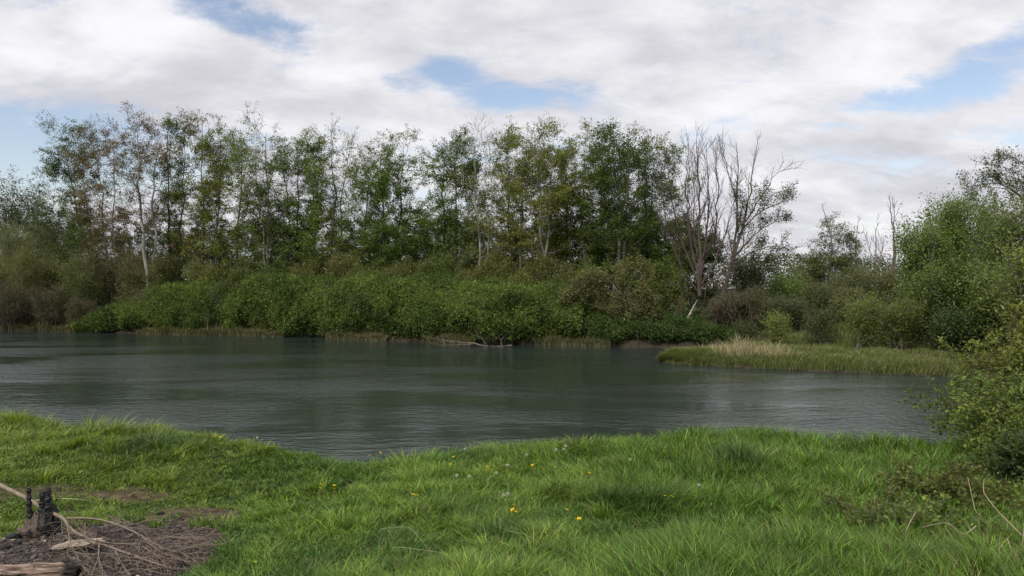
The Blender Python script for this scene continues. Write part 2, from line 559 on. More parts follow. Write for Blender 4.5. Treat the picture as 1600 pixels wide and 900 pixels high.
def alder(seed, stems, d, label, leafn=9000, width=2.3, col=GRN, bark=GREYB, low=0.22, leafs=0.098, dens_top=0.5, limbs=34, group='alders in the row along the far bank', name='alder_tree', ang=1.0, up=0.035, r0=0.12, clump=0.20, twig_c=None, col2=None, side=None, cat='tree', dead=False):
    """stems: list of (base px, top px, top py) seen at distance d"""
    rng = np.random.default_rng(seed)
    bx = (stems[0][0] - 800) / FPX * d
    bz = float(ground_z(bx, d))
    root = empty(name, (bx, d, bz), label, cat, group)
    org = np.array([bx, d, bz])
    wood, fine = Geo(), Geo()
    lc = []
    bark = np.array(bark)
    for si, (pb, pt, ty) in enumerate(stems):
        xb = (pb - 800) / FPX * d
        dd = d + (rng.random() - .5) * 1.2
        b = np.array([xb * .55 + bx * .45 if si else bx, d, bz - 0.15])
        top = at_d(pt, ty + 12, dd)
        H = top[2] - bz
        P = line(b, top, 14, rng, 0.10)[None]
        # a stem that starts apart joins the butt in a curve
        rr = r0 * (0.8 if si else 1.0)
        Rr = (rr * (1 - np.linspace(0, 1, 14) ** 0.9 * 0.90))[None]
        Rr[0, 0] *= 1.35
        wood.add(*tubes(P, Rr, 8), bark * (0.9 + .2 * rng.random()))
        wz = width * 1.4

        def L1(t):
            return wz * (0.55 + 0.75 * np.sin(np.clip((t - low) / (1 - low), 0, 1) * math.pi * 0.80 + 0.35)) * (1 - 0.45 * t)
        nlimb = max(8, int(limbs / len(stems) ** 0.6))
        azf = None
        if side is not None:
            azf = lambda m_: rng.normal(size=(m_, 3)) + np.array([side, 0, 0])
        P1, R1 = sprout(rng, P, Rr, nlimb, low, 0.985, ang, L1, 7, up, 0.13, 0.42, 0.008, 0.25, az=azf)
        wood.add(*tubes(P1, R1, 5), bark * 0.85)
        lens = np.linalg.norm(P1[:, -1] - P1[:, 0], axis=1).mean()
        P2, R2 = sprout(rng, P1, R1, 6, 0.22, 1.0, 0.75, lambda t: lens * (0.55 - 0.25 * t), 5, 0.06, 0.16, 0.55, 0.006)
        wood.add(*tubes(P2, R2, 3), np.minimum(bark, .18) * 0.6)
        P3, R3 = sprout(rng, P2, R2, 4 if not dead else 3, 0.2, 1.0, 0.75, lambda t: lens * 0.22 + 0 * t, 4, 0.03, 0.2, 0.6, 0.005)
        fine.add(*tubes(P3, R3, 3), np.minimum(bark, .14) * 0.55)
        if leafn:
            nl = int(leafn * 4.8) // len(stems)
            # leaves sit in small tufts along the twigs
            nt_ = nl // 6
            A = np.concatenate([on(rng, P3, int(nt_ * .75), 0.3, 1), on(rng, P2, int(nt_ * .25), 0.4, 1)])
            rel = (A[:, 2] - bz) / H
            keep = rng.random(len(A)) < np.interp(rel, [0, .55, .85, 1.05], [1, 1, 0.5 + 0.5 * dens_top, dens_top])
            big = fbm(A[:, 0] * .8, A[:, 1] * .8, A[:, 2] * .8, seed, 2)
            keep &= rng.random(len(A)) < np.clip((big - 0.26) * 4.0, 0.12, 1)
            lc.append(A[keep])
    if leafn:
        A = np.concatenate(lc)
        C = np.repeat(A, 6, 0) + rng.normal(size=(len(A) * 6, 3)) * clump * np.array([.6, .6, .4])
        c1 = np.array(col, float)
        if col2 is not None:
            w = sst(fbm(C[:, 0] * .5, C[:, 1] * .5, C[:, 2] * .5, seed + 3, 2), .4, .6)[:, None]
            c1 = c1 * (1 - w) + np.array(col2) * w
        fine.add(*leaves(rng, C, leafs, c1, 0.28))
    wood.build('trunk', M_bark, root, origin=org)
    if fine.V and not dead:
        fine.build('crown', M_leaf, root, smooth=False, origin=org)
    elif dead:
        fine.build('branches', M_twig, root, origin=org)
    return root


def shrub(seed, px, topy, d, wpx, label, col, n=5000, leafs=0.09, stems=9, name='willow_shrub', group=None, bark=GREYB, cat='shrub', zb=None, mat=None, up=0.16, spread=0.9, fine=False, clump=0.16, leaf_asp=0.45, twigmul=1, flat=.5, colj=.26):
    """many-stemmed bush; width wpx at distance d"""
    rng = np.random.default_rng(seed)
    x = (px - 800) / FPX * d
    z = float(ground_z(x, d)) if zb is None else zb
    z = max(z, 0.0)
    H = CAMZ - (topy - 450) / FPX * d - z
    W = wpx / FPX * d / 2
    root = empty(name, (x, d, z), label, cat, group)
    org = np.array([x, d, z])
    wood, lf = Geo(), Geo()
    b = org + rng.normal(size=(stems, 3)) * np.array([W * .18, W * .18, 0]) - Z * 0.1
    az = rng.random(stems) * 2 * math.pi
    rad = np.sqrt(rng.random(stems)) * W * 0.72 * spread
    hh = H * (0.88 - 0.34 * (rad / W) ** 2) * (0.85 + 0.3 * rng.random(stems))
    hh[0] = H * 0.93
    tips = org + np.stack([np.cos(az) * rad, np.sin(az) * rad, hh], 1)
    P = []
    for i in range(stems):
        t = np.linspace(0, 1, 8)[:, None]
        q = b[i] + (tips[i] - b[i]) * t
        q[:, :2] -= (tips[i] - b[i])[:2] * (np.sin(t * math.pi) * 0.12)
        q += rng.normal(size=q.shape) * H * 0.012 * (t > 0)
        P.append(q)
    P = np.array(P)
    Rr = np.tile((H * 0.011 * (1 - np.linspace(0, 1, 8) * 0.8))[None], (stems, 1))
    wood.add(*tubes(P, Rr, 5), np.array(bark))
    P1, R1 = sprout(rng, P, Rr, 9, 0.15, 1.0, 0.7, lambda t: (W * .62) * (1 - .45 * t), 6, up, 0.13, 0.6, 0.005)
    wood.add(*tubes(P1, R1, 4), np.array(bark) * .9)
    P2, R2 = sprout(rng, P1, R1, 5 * twigmul, 0.15, 1.0, 0.65, lambda t: W * .26 + 0 * t, 4, up * .6, 0.16, 0.6, 0.003 if fine else 0.005)
    wood.add(*tubes(P2, R2, 3), np.array(bark) * .85)
    m = n // 5
    A = np.concatenate([on(rng, P2, int(m * .7), .2, 1), on(rng, P1, m - int(m * .7), .3, 1)])
    C = np.repeat(A, 5, 0) + rng.normal(size=(len(A) * 5, 3)) * clump
    lf.add(*leaves(rng, C, leafs, col, colj, 0.12, leaf_asp, flat, fine=fine))
    wood.build('stems', M_twig, root, origin=org)
    lf.build('foliage', mat or M_leaf, root, smooth=False, origin=org)
    return root


ROW = [
    # stems, d, leafn, width, col, bark, extra, look
    ([(152, 96, 198), (150, 128, 205)], 59, 9500, 2.6, DGRN, DARK, dict(side=-0.9, low=.18, col2=(0.05, .085, .04)), 'dark green alder leaning out over the left end of the row'),
    ([(175, 150, 200), (185, 178, 196)], 57, 7500, 2.0, RED, PALE, dict(low=.35, leafs=.088), 'alder with rusty brown leaves beside the leaning dark one'),
    ([(236, 214, 182), (236, 246, 188)], 54, 4200, 1.9, RED, PALE, dict(low=.42, r0=.19, leafs=.09), 'pale forked alder with sparse rusty top, its twin trunks parting low'),
    ([(276, 262, 186), (276, 287, 182)], 56, 5600, 1.9, DGRN, DARK, dict(low=.30), 'tall dark trunked alder just right of the pale forked tree'),
    ([(310, 316, 180)], 55, 5200, 1.9, YGRN, GREYB, dict(low=.25, col2=RED), 'yellowish alder with a narrow spiky top above its neighbours'),
    ([(338, 346, 208)], 54, 7000, 2.0, YGRN, DARK, dict(low=.2, col2=GRN), 'yellow green alder with a low leafy crown, next after the spiky one'),
    ([(368, 378, 208)], 57, 6500, 2.1, GRN, DARK, dict(low=.25, dens_top=.3), 'thin dark stemmed alder between the spiky one and the airy domed one'),
    ([(418, 416, 194), (422, 400, 215)], 53, 5600, 2.4, GRN, GREYB, dict(low=.25, dens_top=.3, leafs=.09), 'airy domed alder with bare grey limbs showing through its top'),
    ([(462, 462, 212), (455, 440, 240)], 54, 11000, 2.3, DGRN, DARK, dict(low=.2), 'dense dark alder, thickest crown of the left half of the row'),
    ([(490, 490, 216)], 56, 6800, 1.9, GRN, DARK, dict(low=.25), 'slim alder squeezed against the dense dark crown'),
    ([(520, 520, 208), (515, 545, 228)], 52, 6200, 2.3, GRN, DARK, dict(low=.28, dens_top=.25, leafs=.09), 'broad topped alder with a thick dark trunk left of the first sky gap'),
    ([(578, 574, 238)], 55, 4200, 1.8, GRN, DARK, dict(low=.25, dens_top=.3), 'thin alder with see-through crown beginning the group of three before the notch'),
    ([(600, 598, 222)], 52, 7000, 1.9, (0.10, .175, .038), DARK, dict(low=.2, dens_top=.3), 'bright green alder in the middle of the group of three'),
    ([(628, 630, 216)], 54, 6600, 1.8, GRN, DARK, dict(low=.2, dens_top=.4), 'alder with a pointed top at the edge of the deep notch in the treetops'),
    ([(692, 694, 232)], 52, 6600, 2.0, GRN, DARK, dict(low=.2, dens_top=.4), 'full green alder just after the deep notch in the treetops'),
    ([(718, 714, 216)], 51, 6800, 1.9, DGRN, DARK, dict(low=.2), 'dark green alder close behind the one after the notch'),
    ([(752, 742, 214), (756, 765, 216)], 49, 3800, 2.2, YGRN, PALE, dict(low=.3, dens_top=.15, leafs=.088), 'thinly leaved alder with two pale grey stems'),
    ([(790, 792, 218)], 51, 6500, 2.0, GRN, DARK, dict(low=.22), 'green alder right beside the two pale stems'),
    ([(815, 816, 210)], 50, 6500, 1.9, YGRN, GREYB, dict(low=.25, dens_top=.4), 'yellowish alder with crown merging into a dense green neighbour'),
    ([(857, 836, 202), (857, 858, 212)], 46.5, 7200, 2.0, YGRN, GREYB, dict(low=.35, r0=.15), 'alder whose pale trunk reaches down bare to the brambles'),
    ([(884, 880, 226)], 50, 3800, 1.7, GRN, DARK, dict(low=.3, dens_top=.3), 'slight alder in the narrow gap right of the bare pale trunk'),
    ([(916, 912, 212)], 48, 7800, 1.9, GRN, GREYB, dict(low=.2, dens_top=.4), 'round topped alder right of the narrow gap'),
    ([(938, 938, 220)], 50, 5600, 1.8, GRN, DARK, dict(low=.2), 'alder behind the long drooping grey twigs'),
    ([(968, 964, 204), (968, 985, 212)], 46, 12500, 2.0, (0.07, .115, .028), GREYB, dict(low=.15, r0=.17, clump=.26), 'dense ivy-green alder, broadest crown near the bare trees'),
    ([(1008, 1008, 200), (1005, 1024, 232)], 47, 8200, 2.0, GRN, DARK, dict(low=.15, dens_top=.35), 'last leafy alder before the bare trees, its fine top twigs showing'),
]
for k, (st, d, ln, w, c, bk, kw, lab) in enumerate(ROW):
    alder(100 + k, st, d, lab, leafn=ln, width=w, col=c, bark=bk, **kw)

# second, lower storey of the wood between the trunks
UND = [(60, 350, 66, 90), (112, 300, 68, 80), (200, 330, 66, 80), (260, 345, 66, 80), (330, 340, 65, 90), (395, 345, 66, 80), (440, 350, 64, 80), (500, 352, 63, 80), (550, 350, 63, 70), (610, 345, 62, 80),
       (665, 340, 60, 60), (712, 345, 60, 80), (770, 350, 58, 80), (830, 352, 58, 80), (885, 350, 57, 80), (945, 330, 56, 90), (1000, 330, 54, 90), (1040, 335, 52, 70), (1075, 345, 54, 70)]
GAPS = ['behind the leaning dark alder', 'at the back left end', 'behind the pale forked tree', 'between dark trunks near the forked tree', 'below the spiky topped alder', 'below the airy domed alder',
        'below the dense dark crown', 'before the thick dark trunk', 'in the first sky gap', 'below the group of three', 'under the deep notch in the treetops', 'just past the notch', 'behind the two pale stems',
        'left of the bare pale trunk', 'in the narrow gap', 'behind the drooping twigs', 'under the ivy-green alder', 'under the last leafy alder', 'touching the first bare tree']
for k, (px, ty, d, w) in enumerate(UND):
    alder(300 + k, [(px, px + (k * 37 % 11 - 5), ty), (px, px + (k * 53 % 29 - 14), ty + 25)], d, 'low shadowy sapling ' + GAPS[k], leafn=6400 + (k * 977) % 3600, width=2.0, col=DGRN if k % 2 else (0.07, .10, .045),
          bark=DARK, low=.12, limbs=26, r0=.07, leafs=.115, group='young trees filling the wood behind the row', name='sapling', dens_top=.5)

# tall shrubs right behind the brambles
SHR = [(430, 410, 52, 100), (545, 402, 50, 110), (610, 415, 48, 90), (700, 400, 49, 110), (780, 410, 47, 110), (860, 405, 46, 90), (925, 410, 45, 90), (330, 415, 53, 110), (250, 405, 54, 100), (990, 405, 45, 90),
       (480, 420, 51, 90), (655, 408, 48, 80), (1050, 410, 44, 90), (740, 425, 46, 80), (375, 425, 52, 80), (575, 428, 48, 70), (820, 425, 45, 70), (895, 425, 44, 70)]
SW = ['under the airy domed alder', 'under the broad topped alder', 'under the bright green alder', 'under the alder past the notch', 'under the yellowish alder', 'around the bare pale trunk', 'under the round topped alder',
      'under the yellow green alder', 'right of the forked trunk', 'under the ivy-green alder', 'under the dense dark alder', 'under the treetop notch', 'left of the bare trees', 'in front of the two pale stems',
      'in front of the thin dark stems', 'before the group of three', 'left of the bare trunk foot', 'right of the bare trunk foot']
for k, (px, ty, d, w) in enumerate(SHR):
    shrub(400 + k, px, ty, d, w, 'rounded green shrub rising from the brambles ' + SW[k], [(0.11, .165, .04), (0.145, .175, .05), (0.125, .155, .05)][k % 3], n=17000, leafs=.10, stems=11, name='hazel_shrub', group='shrubs behind the bramble bank')

FS = [(340, 448, 50.6, 70, (.10, .15, .04), 'small shrub breaking through the brambles left of centre'), (595, 442, 47.2, 80, (.13, .16, .06), 'pale olive shrub breaking through the brambles under the group of three'),
      (690, 455, 45.6, 60, (.09, .14, .045), 'low shrub low on the bramble face past the notch'), (795, 448, 43.8, 70, (.12, .15, .055), 'olive shrub on the bramble face above the forked stub'), (455, 436, 50.2, 80, (.095, .14, .035), 'shrub crowning the bramble face under the dense dark alder'),
      (880, 450, 43.4, 70, (.11, .145, .05), 'shrub on the bramble face left of the drooping willow'), (225, 455, 52.4, 60, (.11, .14, .05), 'shrub on the bramble face below the forked pale tree'), (745, 440, 45.0, 60, (.08, .115, .04), 'dark shrub on the bramble face below the two pale stems'),
      (530, 452, 48.4, 60, (.08, .12, .035), 'dark shrub on the bramble face below the broad topped alder')]
for k, (px, ty, d, w, c, lab) in enumerate(FS):
    shrub(430 + k, px, ty, d, w, lab, c, n=6500, leafs=.085, stems=12, name='bank_shrub', group='shrubs growing through the bramble face')
# grey-olive willow scrub on the left bank
LEFTW = [(20, 352, 62, 130, (0.095, .12, .058), 'mist-green willow scrub touching the left picture edge'), (95, 335, 60, 130, (0.092, .12, .058), 'tall grey-olive willow scrub under the leaning dark alder'),
         (165, 385, 57, 120, (0.09, .10, .055), 'greyish willow scrub under the rusty alder'), (215, 395, 56, 90, (0.10, .105, .055), 'brown-grey willow scrub at the foot of the forked tree'),
         (50, 395, 58, 120, (0.10, .12, .045), 'olive willow scrub in front of the tall grey-olive one'), (130, 410, 55.5, 110, (0.085, .11, .04), 'olive scrub where willow meets the brambles'),
         (-30, 400, 59, 120, (0.10, .115, .05), 'willow scrub cut by the left picture edge')]
for k, (px, ty, d, w, c, lab) in enumerate(LEFTW):
    shrub(440 + k, px, ty, d, w, lab, np.array(c) * 1.55, n=26000, leafs=.09, stems=16, clump=.22, group='willow scrub on the far left bank', bark=(.15, .14, .11))
for k, (px, ty, d, w, lab) in enumerate(((25, 455, 56.2, 110, 'low brown twiggy bush overhanging the muddy shore at far left'), (88, 452, 54.9, 90, 'reddish brown twiggy bush beside the muddy landing'), (128, 470, 53.6, 60, 'small dark twiggy bush left of the bramble bank'), (-20, 445, 57.2, 100, 'brown twiggy bush cut by the left picture edge'))):
    shrub(460 + k, px, ty, d, w, lab, (0.125, .135, .07), n=11000, leafs=.07, stems=18, group='bare twiggy bushes on the left shore', bark=(0.09, .075, .06), twigmul=3, up=.02, name='twiggy_bush')
for k, (px, ty, w, lab) in enumerate(((5, 300, 60, 'distant round tree at the left picture edge'), (45, 318, 60, 'distant tree with flat open crown beyond the willows'))):
    alder(480 + k, [(px, px, ty), (px, px + 18, ty + 12)], 84, lab, leafn=5000, width=3.4, col=(0.06, .10, .05), bark=DARK, group='distant trees at far left', name='distant_tree', low=.3, leafs=.17, clump=.4)

# ------------------------------------------------------------------ bare and dying trees
def limb_tree(seed, label, d, trunks, name='bare_tree', bark=(0.20, .165, .145), subs=7, group=None, sub_len=1.3, leaf=0, leafcol=GRN, leafbox=None, cat='tree', ang=.5, rbase=.17, tw=5, twl=.4, up=.22, drop=0):
    """trunks: list of polylines [(px,py,ddepth)...], drawn at distance d, radius scale"""
    rng = np.random.default_rng(seed)
    x0, y0 = trunks[0][0][0][:2]
    b = at_d(x0, y0, d)
    root = empty(name, tuple(b), label, cat, group)
    wood, tws = Geo(), Geo()
    allP = []
    yb_ = trunks[0][0][0][1]; yt_ = min(a[1] for t_ in trunks for a in t_[0])
    for pts, rs in trunks:
        q = np.array([at_d(a[0], a[1] + drop * (yb_ - a[1]) / max(1, yb_ - yt_), d + (a[2] if len(a) > 2 else 0)) for a in pts])
        t = np.concatenate([[0], np.cumsum(np.linalg.norm(np.diff(q, axis=0), axis=1))])
        K = 14
        tt = np.linspace(0, t[-1], K)
        P = np.stack([np.interp(tt, t, q[:, i]) for i in range(3)], 1)
        P[1:-1] = (P[:-2] + P[1:-1] * 2 + P[2:]) / 4
        P[1:-1] += rng.normal(size=(K - 2, 3)) * 0.04 * min(1, t[-1] / 5)
        Rr = rbase * rs * (1 - np.linspace(0, 1, K) ** .85 * .88)
        wood.add(*tubes(P[None], Rr[None], 8), np.array(bark) * (0.85 + .3 * rng.random()))
        allP.append((P, Rr))
    Ps = np.array([a for a, _ in allP]); Rs = np.array([r for _, r in allP])
    P1, R1 = sprout(rng, Ps, Rs, subs, 0.2, 1.0, ang, lambda t: sub_len * (1.2 - .7 * t), 7, up, .09, .55, .008)
    wood.add(*tubes(P1, R1, 5), np.array(bark) * .9)
    P2, R2 = sprout(rng, P1, R1, tw, .2, 1.0, .6, lambda t: twl + 0 * t, 5, .10, .14, .6, .006)
    tws.add(*tubes(P2, R2, 3), np.array(bark) * .85)
    wood.build('trunk', M_bark, root, origin=b)
    tws.build('crown', M_twig, root, origin=b)
    if leaf:
        A = np.concatenate([on(rng, P2, leaf // 4, .2, 1)])
        if leafbox is not None:
            u = A[:, 0] / A[:, 1] * FPX + 800; v = 450 - (A[:, 2] - CAMZ) / A[:, 1] * FPX
            A = A[(u > leafbox[0]) & (u < leafbox[2]) & (v > leafbox[1]) & (v < leafbox[3])]
        C = np.repeat(A, 4, 0) + rng.normal(size=(len(A) * 4, 3)) * .12
        g = Geo(); g.add(*leaves(rng, C, .09, leafcol, .28)); g.build('foliage', M_leaf, root, smooth=False, origin=b)
    return root


limb_tree(501, 'leafless many-stemmed tree fanning up like a broom beside the last green alder', 43.5, [
    ([(1093, 462), (1094, 400), (1092, 330), (1093, 270), (1088, 200)], 1.15), ([(1093, 440), (1102, 380), (1108, 300), (1106, 240), (1104, 212)], .8),
    ([(1092, 430), (1078, 370), (1072, 290), (1074, 230), (1076, 205)], .75), ([(1091, 440), (1066, 380), (1052, 310), (1046, 262), (1038, 232)], .7),
    ([(1090, 455), (1062, 410), (1045, 360), (1034, 300), (1032, 250)], .6), ([(1094, 420), (1118, 360), (1122, 300), (1120, 240), (1118, 215)], .7),
    ([(1094, 445), (1120, 400), (1136, 350), (1148, 300), (1150, 270)], .55), ([(1095, 450), (1130, 425), (1150, 395), (1172, 380)], .45),
    ([(1092, 410), (1084, 350), (1084, 290), (1082, 240)], .5)], subs=20, sub_len=1.6, bark=(0.085, .066, .058), tw=8, rbase=.105, ang=.52, twl=.45, up=.10, drop=18)
limb_tree(502, 'tall half-dead grey tree with a lopsided leafy side reaching toward the open sky', 44.5, [
    ([(1128, 468), (1146, 400), (1152, 320), (1153, 260), (1150, 206)], .95), ([(1140, 420), (1160, 350), (1172, 290), (1178, 240), (1184, 206)], .85),
    ([(1150, 380), (1170, 330), (1196, 285), (1212, 258), (1240, 248)], .5), ([(1146, 400), (1178, 360), (1205, 340), (1228, 335)], .5),
    ([(1145, 410), (1180, 385), (1210, 378), (1238, 384)], .45), ([(1150, 300), (1138, 260), (1130, 220), (1134, 208)], .4),
    ([(1160, 350), (1190, 320), (1214, 310), (1232, 296)], .4), ([(1142, 415), (1172, 410), (1200, 412)], .35)], subs=10, sub_len=1.3, rbase=.125, bark=(0.115, .10, .085), leaf=12000, leafcol=(0.075, .10, .04), leafbox=(1120, 285, 1245, 470), tw=8, twl=.5, up=.10, drop=16)
limb_tree(503, 'broken grey snag with a hooked tip beside a leafy little tree', 47, [([(1308, 440), (1302, 390), (1294, 350), (1284, 318)], .55), ([(1297, 365), (1303, 348), (1306, 340)], .2), ([(1340, 430), (1338, 390), (1341, 335)], .25)], subs=4, sub_len=.5, name='dead_snag', tw=2, twl=.2, group='dead snags over the thicket', bark=(.19, .16, .15))
limb_tree(504, 'thick broken snag standing highest above the thicket', 45, [([(1397, 440), (1397, 390), (1396, 345), (1388, 300)], 1.1), ([(1396, 345), (1398, 320), (1394, 308)], .35), ([(1396, 430), (1402, 370), (1400, 340)], .4)], subs=7, sub_len=.6, name='dead_snag', tw=3, twl=.25, group='dead snags over the thicket', bark=(.15, .12, .115), rbase=.085, drop=8)
limb_tree(505, 'thin pale snag left of the thick broken one', 46, [([(1368, 440), (1368, 400), (1370, 345)], .35), ([(1368, 420), (1380, 390), (1378, 370)], .25), ([(1369, 415), (1356, 385), (1350, 362)], .2), ([(1390, 430), (1376, 395), (1362, 372)], .3)], subs=7, sub_len=.6, name='dead_snag', tw=4, twl=.25, group='dead snags over the thicket', bark=(.22, .19, .18))
alder(520, [(1298, 1298, 348), (1300, 1316, 362)], 48, 'small leafy tree standing clear in the low thicket beside the hooked snag', leafn=3600, width=1.35, col=(0.12, .165, .06), bark=DARK, group='trees on the right bank', low=.12, side=.3)
limb_tree(507, 'spreading tree with crooked limbs and flat sprays above the big willow bush', 40, [
    ([(1640, 430), (1625, 360), (1600, 305), (1560, 285), (1510, 292)], .7), ([(1625, 360), (1605, 320), (1585, 295), (1530, 290)], .45), ([(1625, 370), (1612, 300), (1580, 262), (1545, 258)], .45),
    ([(1640, 380), (1620, 300), (1600, 255), (1575, 240)], .5), ([(1640, 380), (1660, 300), (1650, 240)], .6), ([(1600, 340), (1570, 330), (1540, 318), (1515, 306)], .4)], subs=9, sub_len=1.1, leaf=9000, leafcol=(0.10, .12, .06), tw=7, twl=.5, bark=(.17, .15, .14), ang=.8, up=.1, name='spreading_tree', rbase=.13)

# grey twiggy willow drooping to the water
rng = np.random.default_rng(530)
limb_tree(531, 'pale drooping willow bending its twigs down to the water', 41.4, [
    ([(975, 470), (960, 430), (935, 425), (925, 450)], .3), ([(975, 465), (955, 440), (962, 480), (978, 520)], .3), ([(978, 465), (985, 440), (975, 490), (990, 528)], .28),
    ([(976, 460), (995, 420), (1010, 440), (1012, 490)], .3), ([(972, 460), (940, 455), (948, 490), (945, 520)], .25), ([(975, 465), (1000, 450), (1022, 480), (1030, 500)], .25), ([(975, 470), (930, 440), (905, 440), (890, 460)], .25)],
    subs=16, sub_len=1.0, leaf=26000, rbase=.09, leafcol=(0.145, .165, .07), tw=8, twl=.5, bark=(.20, .19, .14), ang=.6, up=-.12, name='drooping_willow')
limb_tree(532, 'short leaning pale trunk below the bare trees', 42, [([(1074, 498), (1082, 482), (1090, 468)], .5)], subs=2, sub_len=.2, tw=1, twl=.1, name='leaning_trunk', bark=(.36, .33, .28))
limb_tree(533, 'tangle of reddish dead bramble canes hanging below the bare trees', 41.5, [([(1100, 470), (1105, 440), (1130, 450), (1140, 495)], .08), ([(1110, 480), (1125, 445), (1150, 460), (1155, 500)], .08), ([(1120, 480), (1135, 450), (1120, 470), (1115, 500)], .08), ([(1060, 480), (1068, 450), (1062, 470), (1055, 500)], .08), ([(1130, 490), (1160, 455), (1172, 470), (1176, 500)], .08)],
          subs=12, sub_len=1.1, tw=7, twl=.45, name='dead_canes', bark=(.15, .105, .08), up=-.16, ang=.8, cat='dead canes', rbase=.12)

# ------------------------------------------------------------------ right bank shrubs
RB = [(1225, 440, 46, 110, DGRN, 'dark low bush right of the bare trees'), (1165, 410, 46, 90, (0.055, .075, .035), 'deep green bush behind the foot of the half-dead tree'), (1260, 405, 50, 80, (0.09, .11, .05), 'hazy bush left of the small leafy tree'),
      (1330, 430, 44, 110, (0.085, .105, .05), 'grey-green bush under the hooked snag'), (1385, 425, 42, 90, (0.085, .105, .045), 'bush under the thick broken snag'), (1180, 470, 42.5, 110, (0.065, .075, .04), 'shadowy bush behind the tan reeds'),
      (1240, 480, 41, 90, (0.06, .08, .04), 'dark bush between reeds and round bushes'), (1320, 465, 40, 80, (0.085, .105, .05), 'loose bush behind the two round bushes'), (1130, 480, 43, 90, (0.06, .07, .04), 'brownish bush at the back of the inlet'),
      (1290, 455, 43, 80, (0.08, .10, .045), 'bush with a pale stem left of the round bushes')]
for k, (px, ty, d, w, c, lab) in enumerate(RB):
    shrub(600 + k, px, ty, d, w, lab, np.array(c) * 1.55, n=15000, leafs=.09, stems=12, group='bushes of the right bank thicket', name='thicket_bush')
RW = [(1500, 312, 38, 190, (0.08, .125, .035), 22000, 'huge rounded willow bush, highest of the right bank'), (1445, 350, 36.5, 110, (0.085, .13, .035), 10000, 'bright willow shoulder left of the huge rounded bush'),
      (1580, 330, 34, 150, (0.085, .12, .04), 14000, 'willow bush under the spreading tree'), (1500, 420, 33, 150, (0.07, .105, .03), 14000, 'middle willow bush in front of the huge rounded one'),
      (1440, 450, 33.5, 90, (0.065, .095, .03), 7000, 'dark willow behind the round bushes'), (1560, 440, 30, 140, (0.08, .115, .035), 12000, 'willow bush close behind the near bank bush'), (1505, 500, 31, 110, (0.035, .06, .02), 9000, 'very dark glossy bush low above the bare bank'),
      (1620, 400, 26, 160, (0.085, .115, .04), 10000, 'willow bush cut by the right picture edge')]
for k, (px, ty, d, w, c, nn, lab) in enumerate(RW):
    shrub(620 + k, px, ty, d, w, lab, np.array(c) * 1.6, n=int(nn * 1.9), leafs=.10, stems=20, group='willow bushes on the right bank', clump=.2, leaf_asp=.55)
shrub(640, 1345, 468, 33.2, 84, 'neat rounded light green bush, first of the pair above the spit', (0.15, .21, .045), n=12000, leafs=.07, stems=20, group='round bushes above the spit', clump=.12, name='round_bush', spread=1.1)
shrub(641, 1402, 470, 32.6, 84, 'neat rounded bush, darker one of the pair above the spit', (0.125, .18, .04), n=12000, leafs=.07, stems=20, group='round bushes above the spit', clump=.12, name='round_bush', spread=1.1)
shrub(642, 1214, 496, 36, 52, 'small pale yellow-green sallow behind the tan reeds', (0.18, .25, .06), n=3800, leafs=.08, stems=12, name='sallow_shrub', zb=.2)
shrub(643, 1282, 488, 36, 60, 'small green shrub with upright shoots left of the round pair', (0.075, .115, .035), n=4500, leafs=.08, stems=12, name='sallow_shrub', zb=.2)
shrub(644, 1165, 510, 37, 44, 'low dark green shrub at the back of the spit', (0.06, .10, .03), n=3000, leafs=.08, stems=10, name='sallow_shrub', zb=.2)

# far woodland seen through the gaps
rng = np.random.default_rng(700)
m_ = 260000
X = (rng.random(m_) - .5) * 190 * 1.0; Y = 78 + rng.random(m_) * 10
Hh = 3.2 + 2.4 * fbm(X * .12, Y * .12, None, 71, 3) + 1.2 * fbm(X * .6, Y * .4, None, 73, 2)
Zz = 1.0 + Hh * rng.random(m_) ** .8
g = Geo(); g.add(*leaves(rng, np.stack([X, Y, Zz], 1), .20, (0.055, .08, .04), .25))
o = g.build('far_woodland', M_leaf, smooth=False); o['kind'] = 'stuff'; tag(o, 'low far wood showing between the trunks of the alder row', 'woodland')

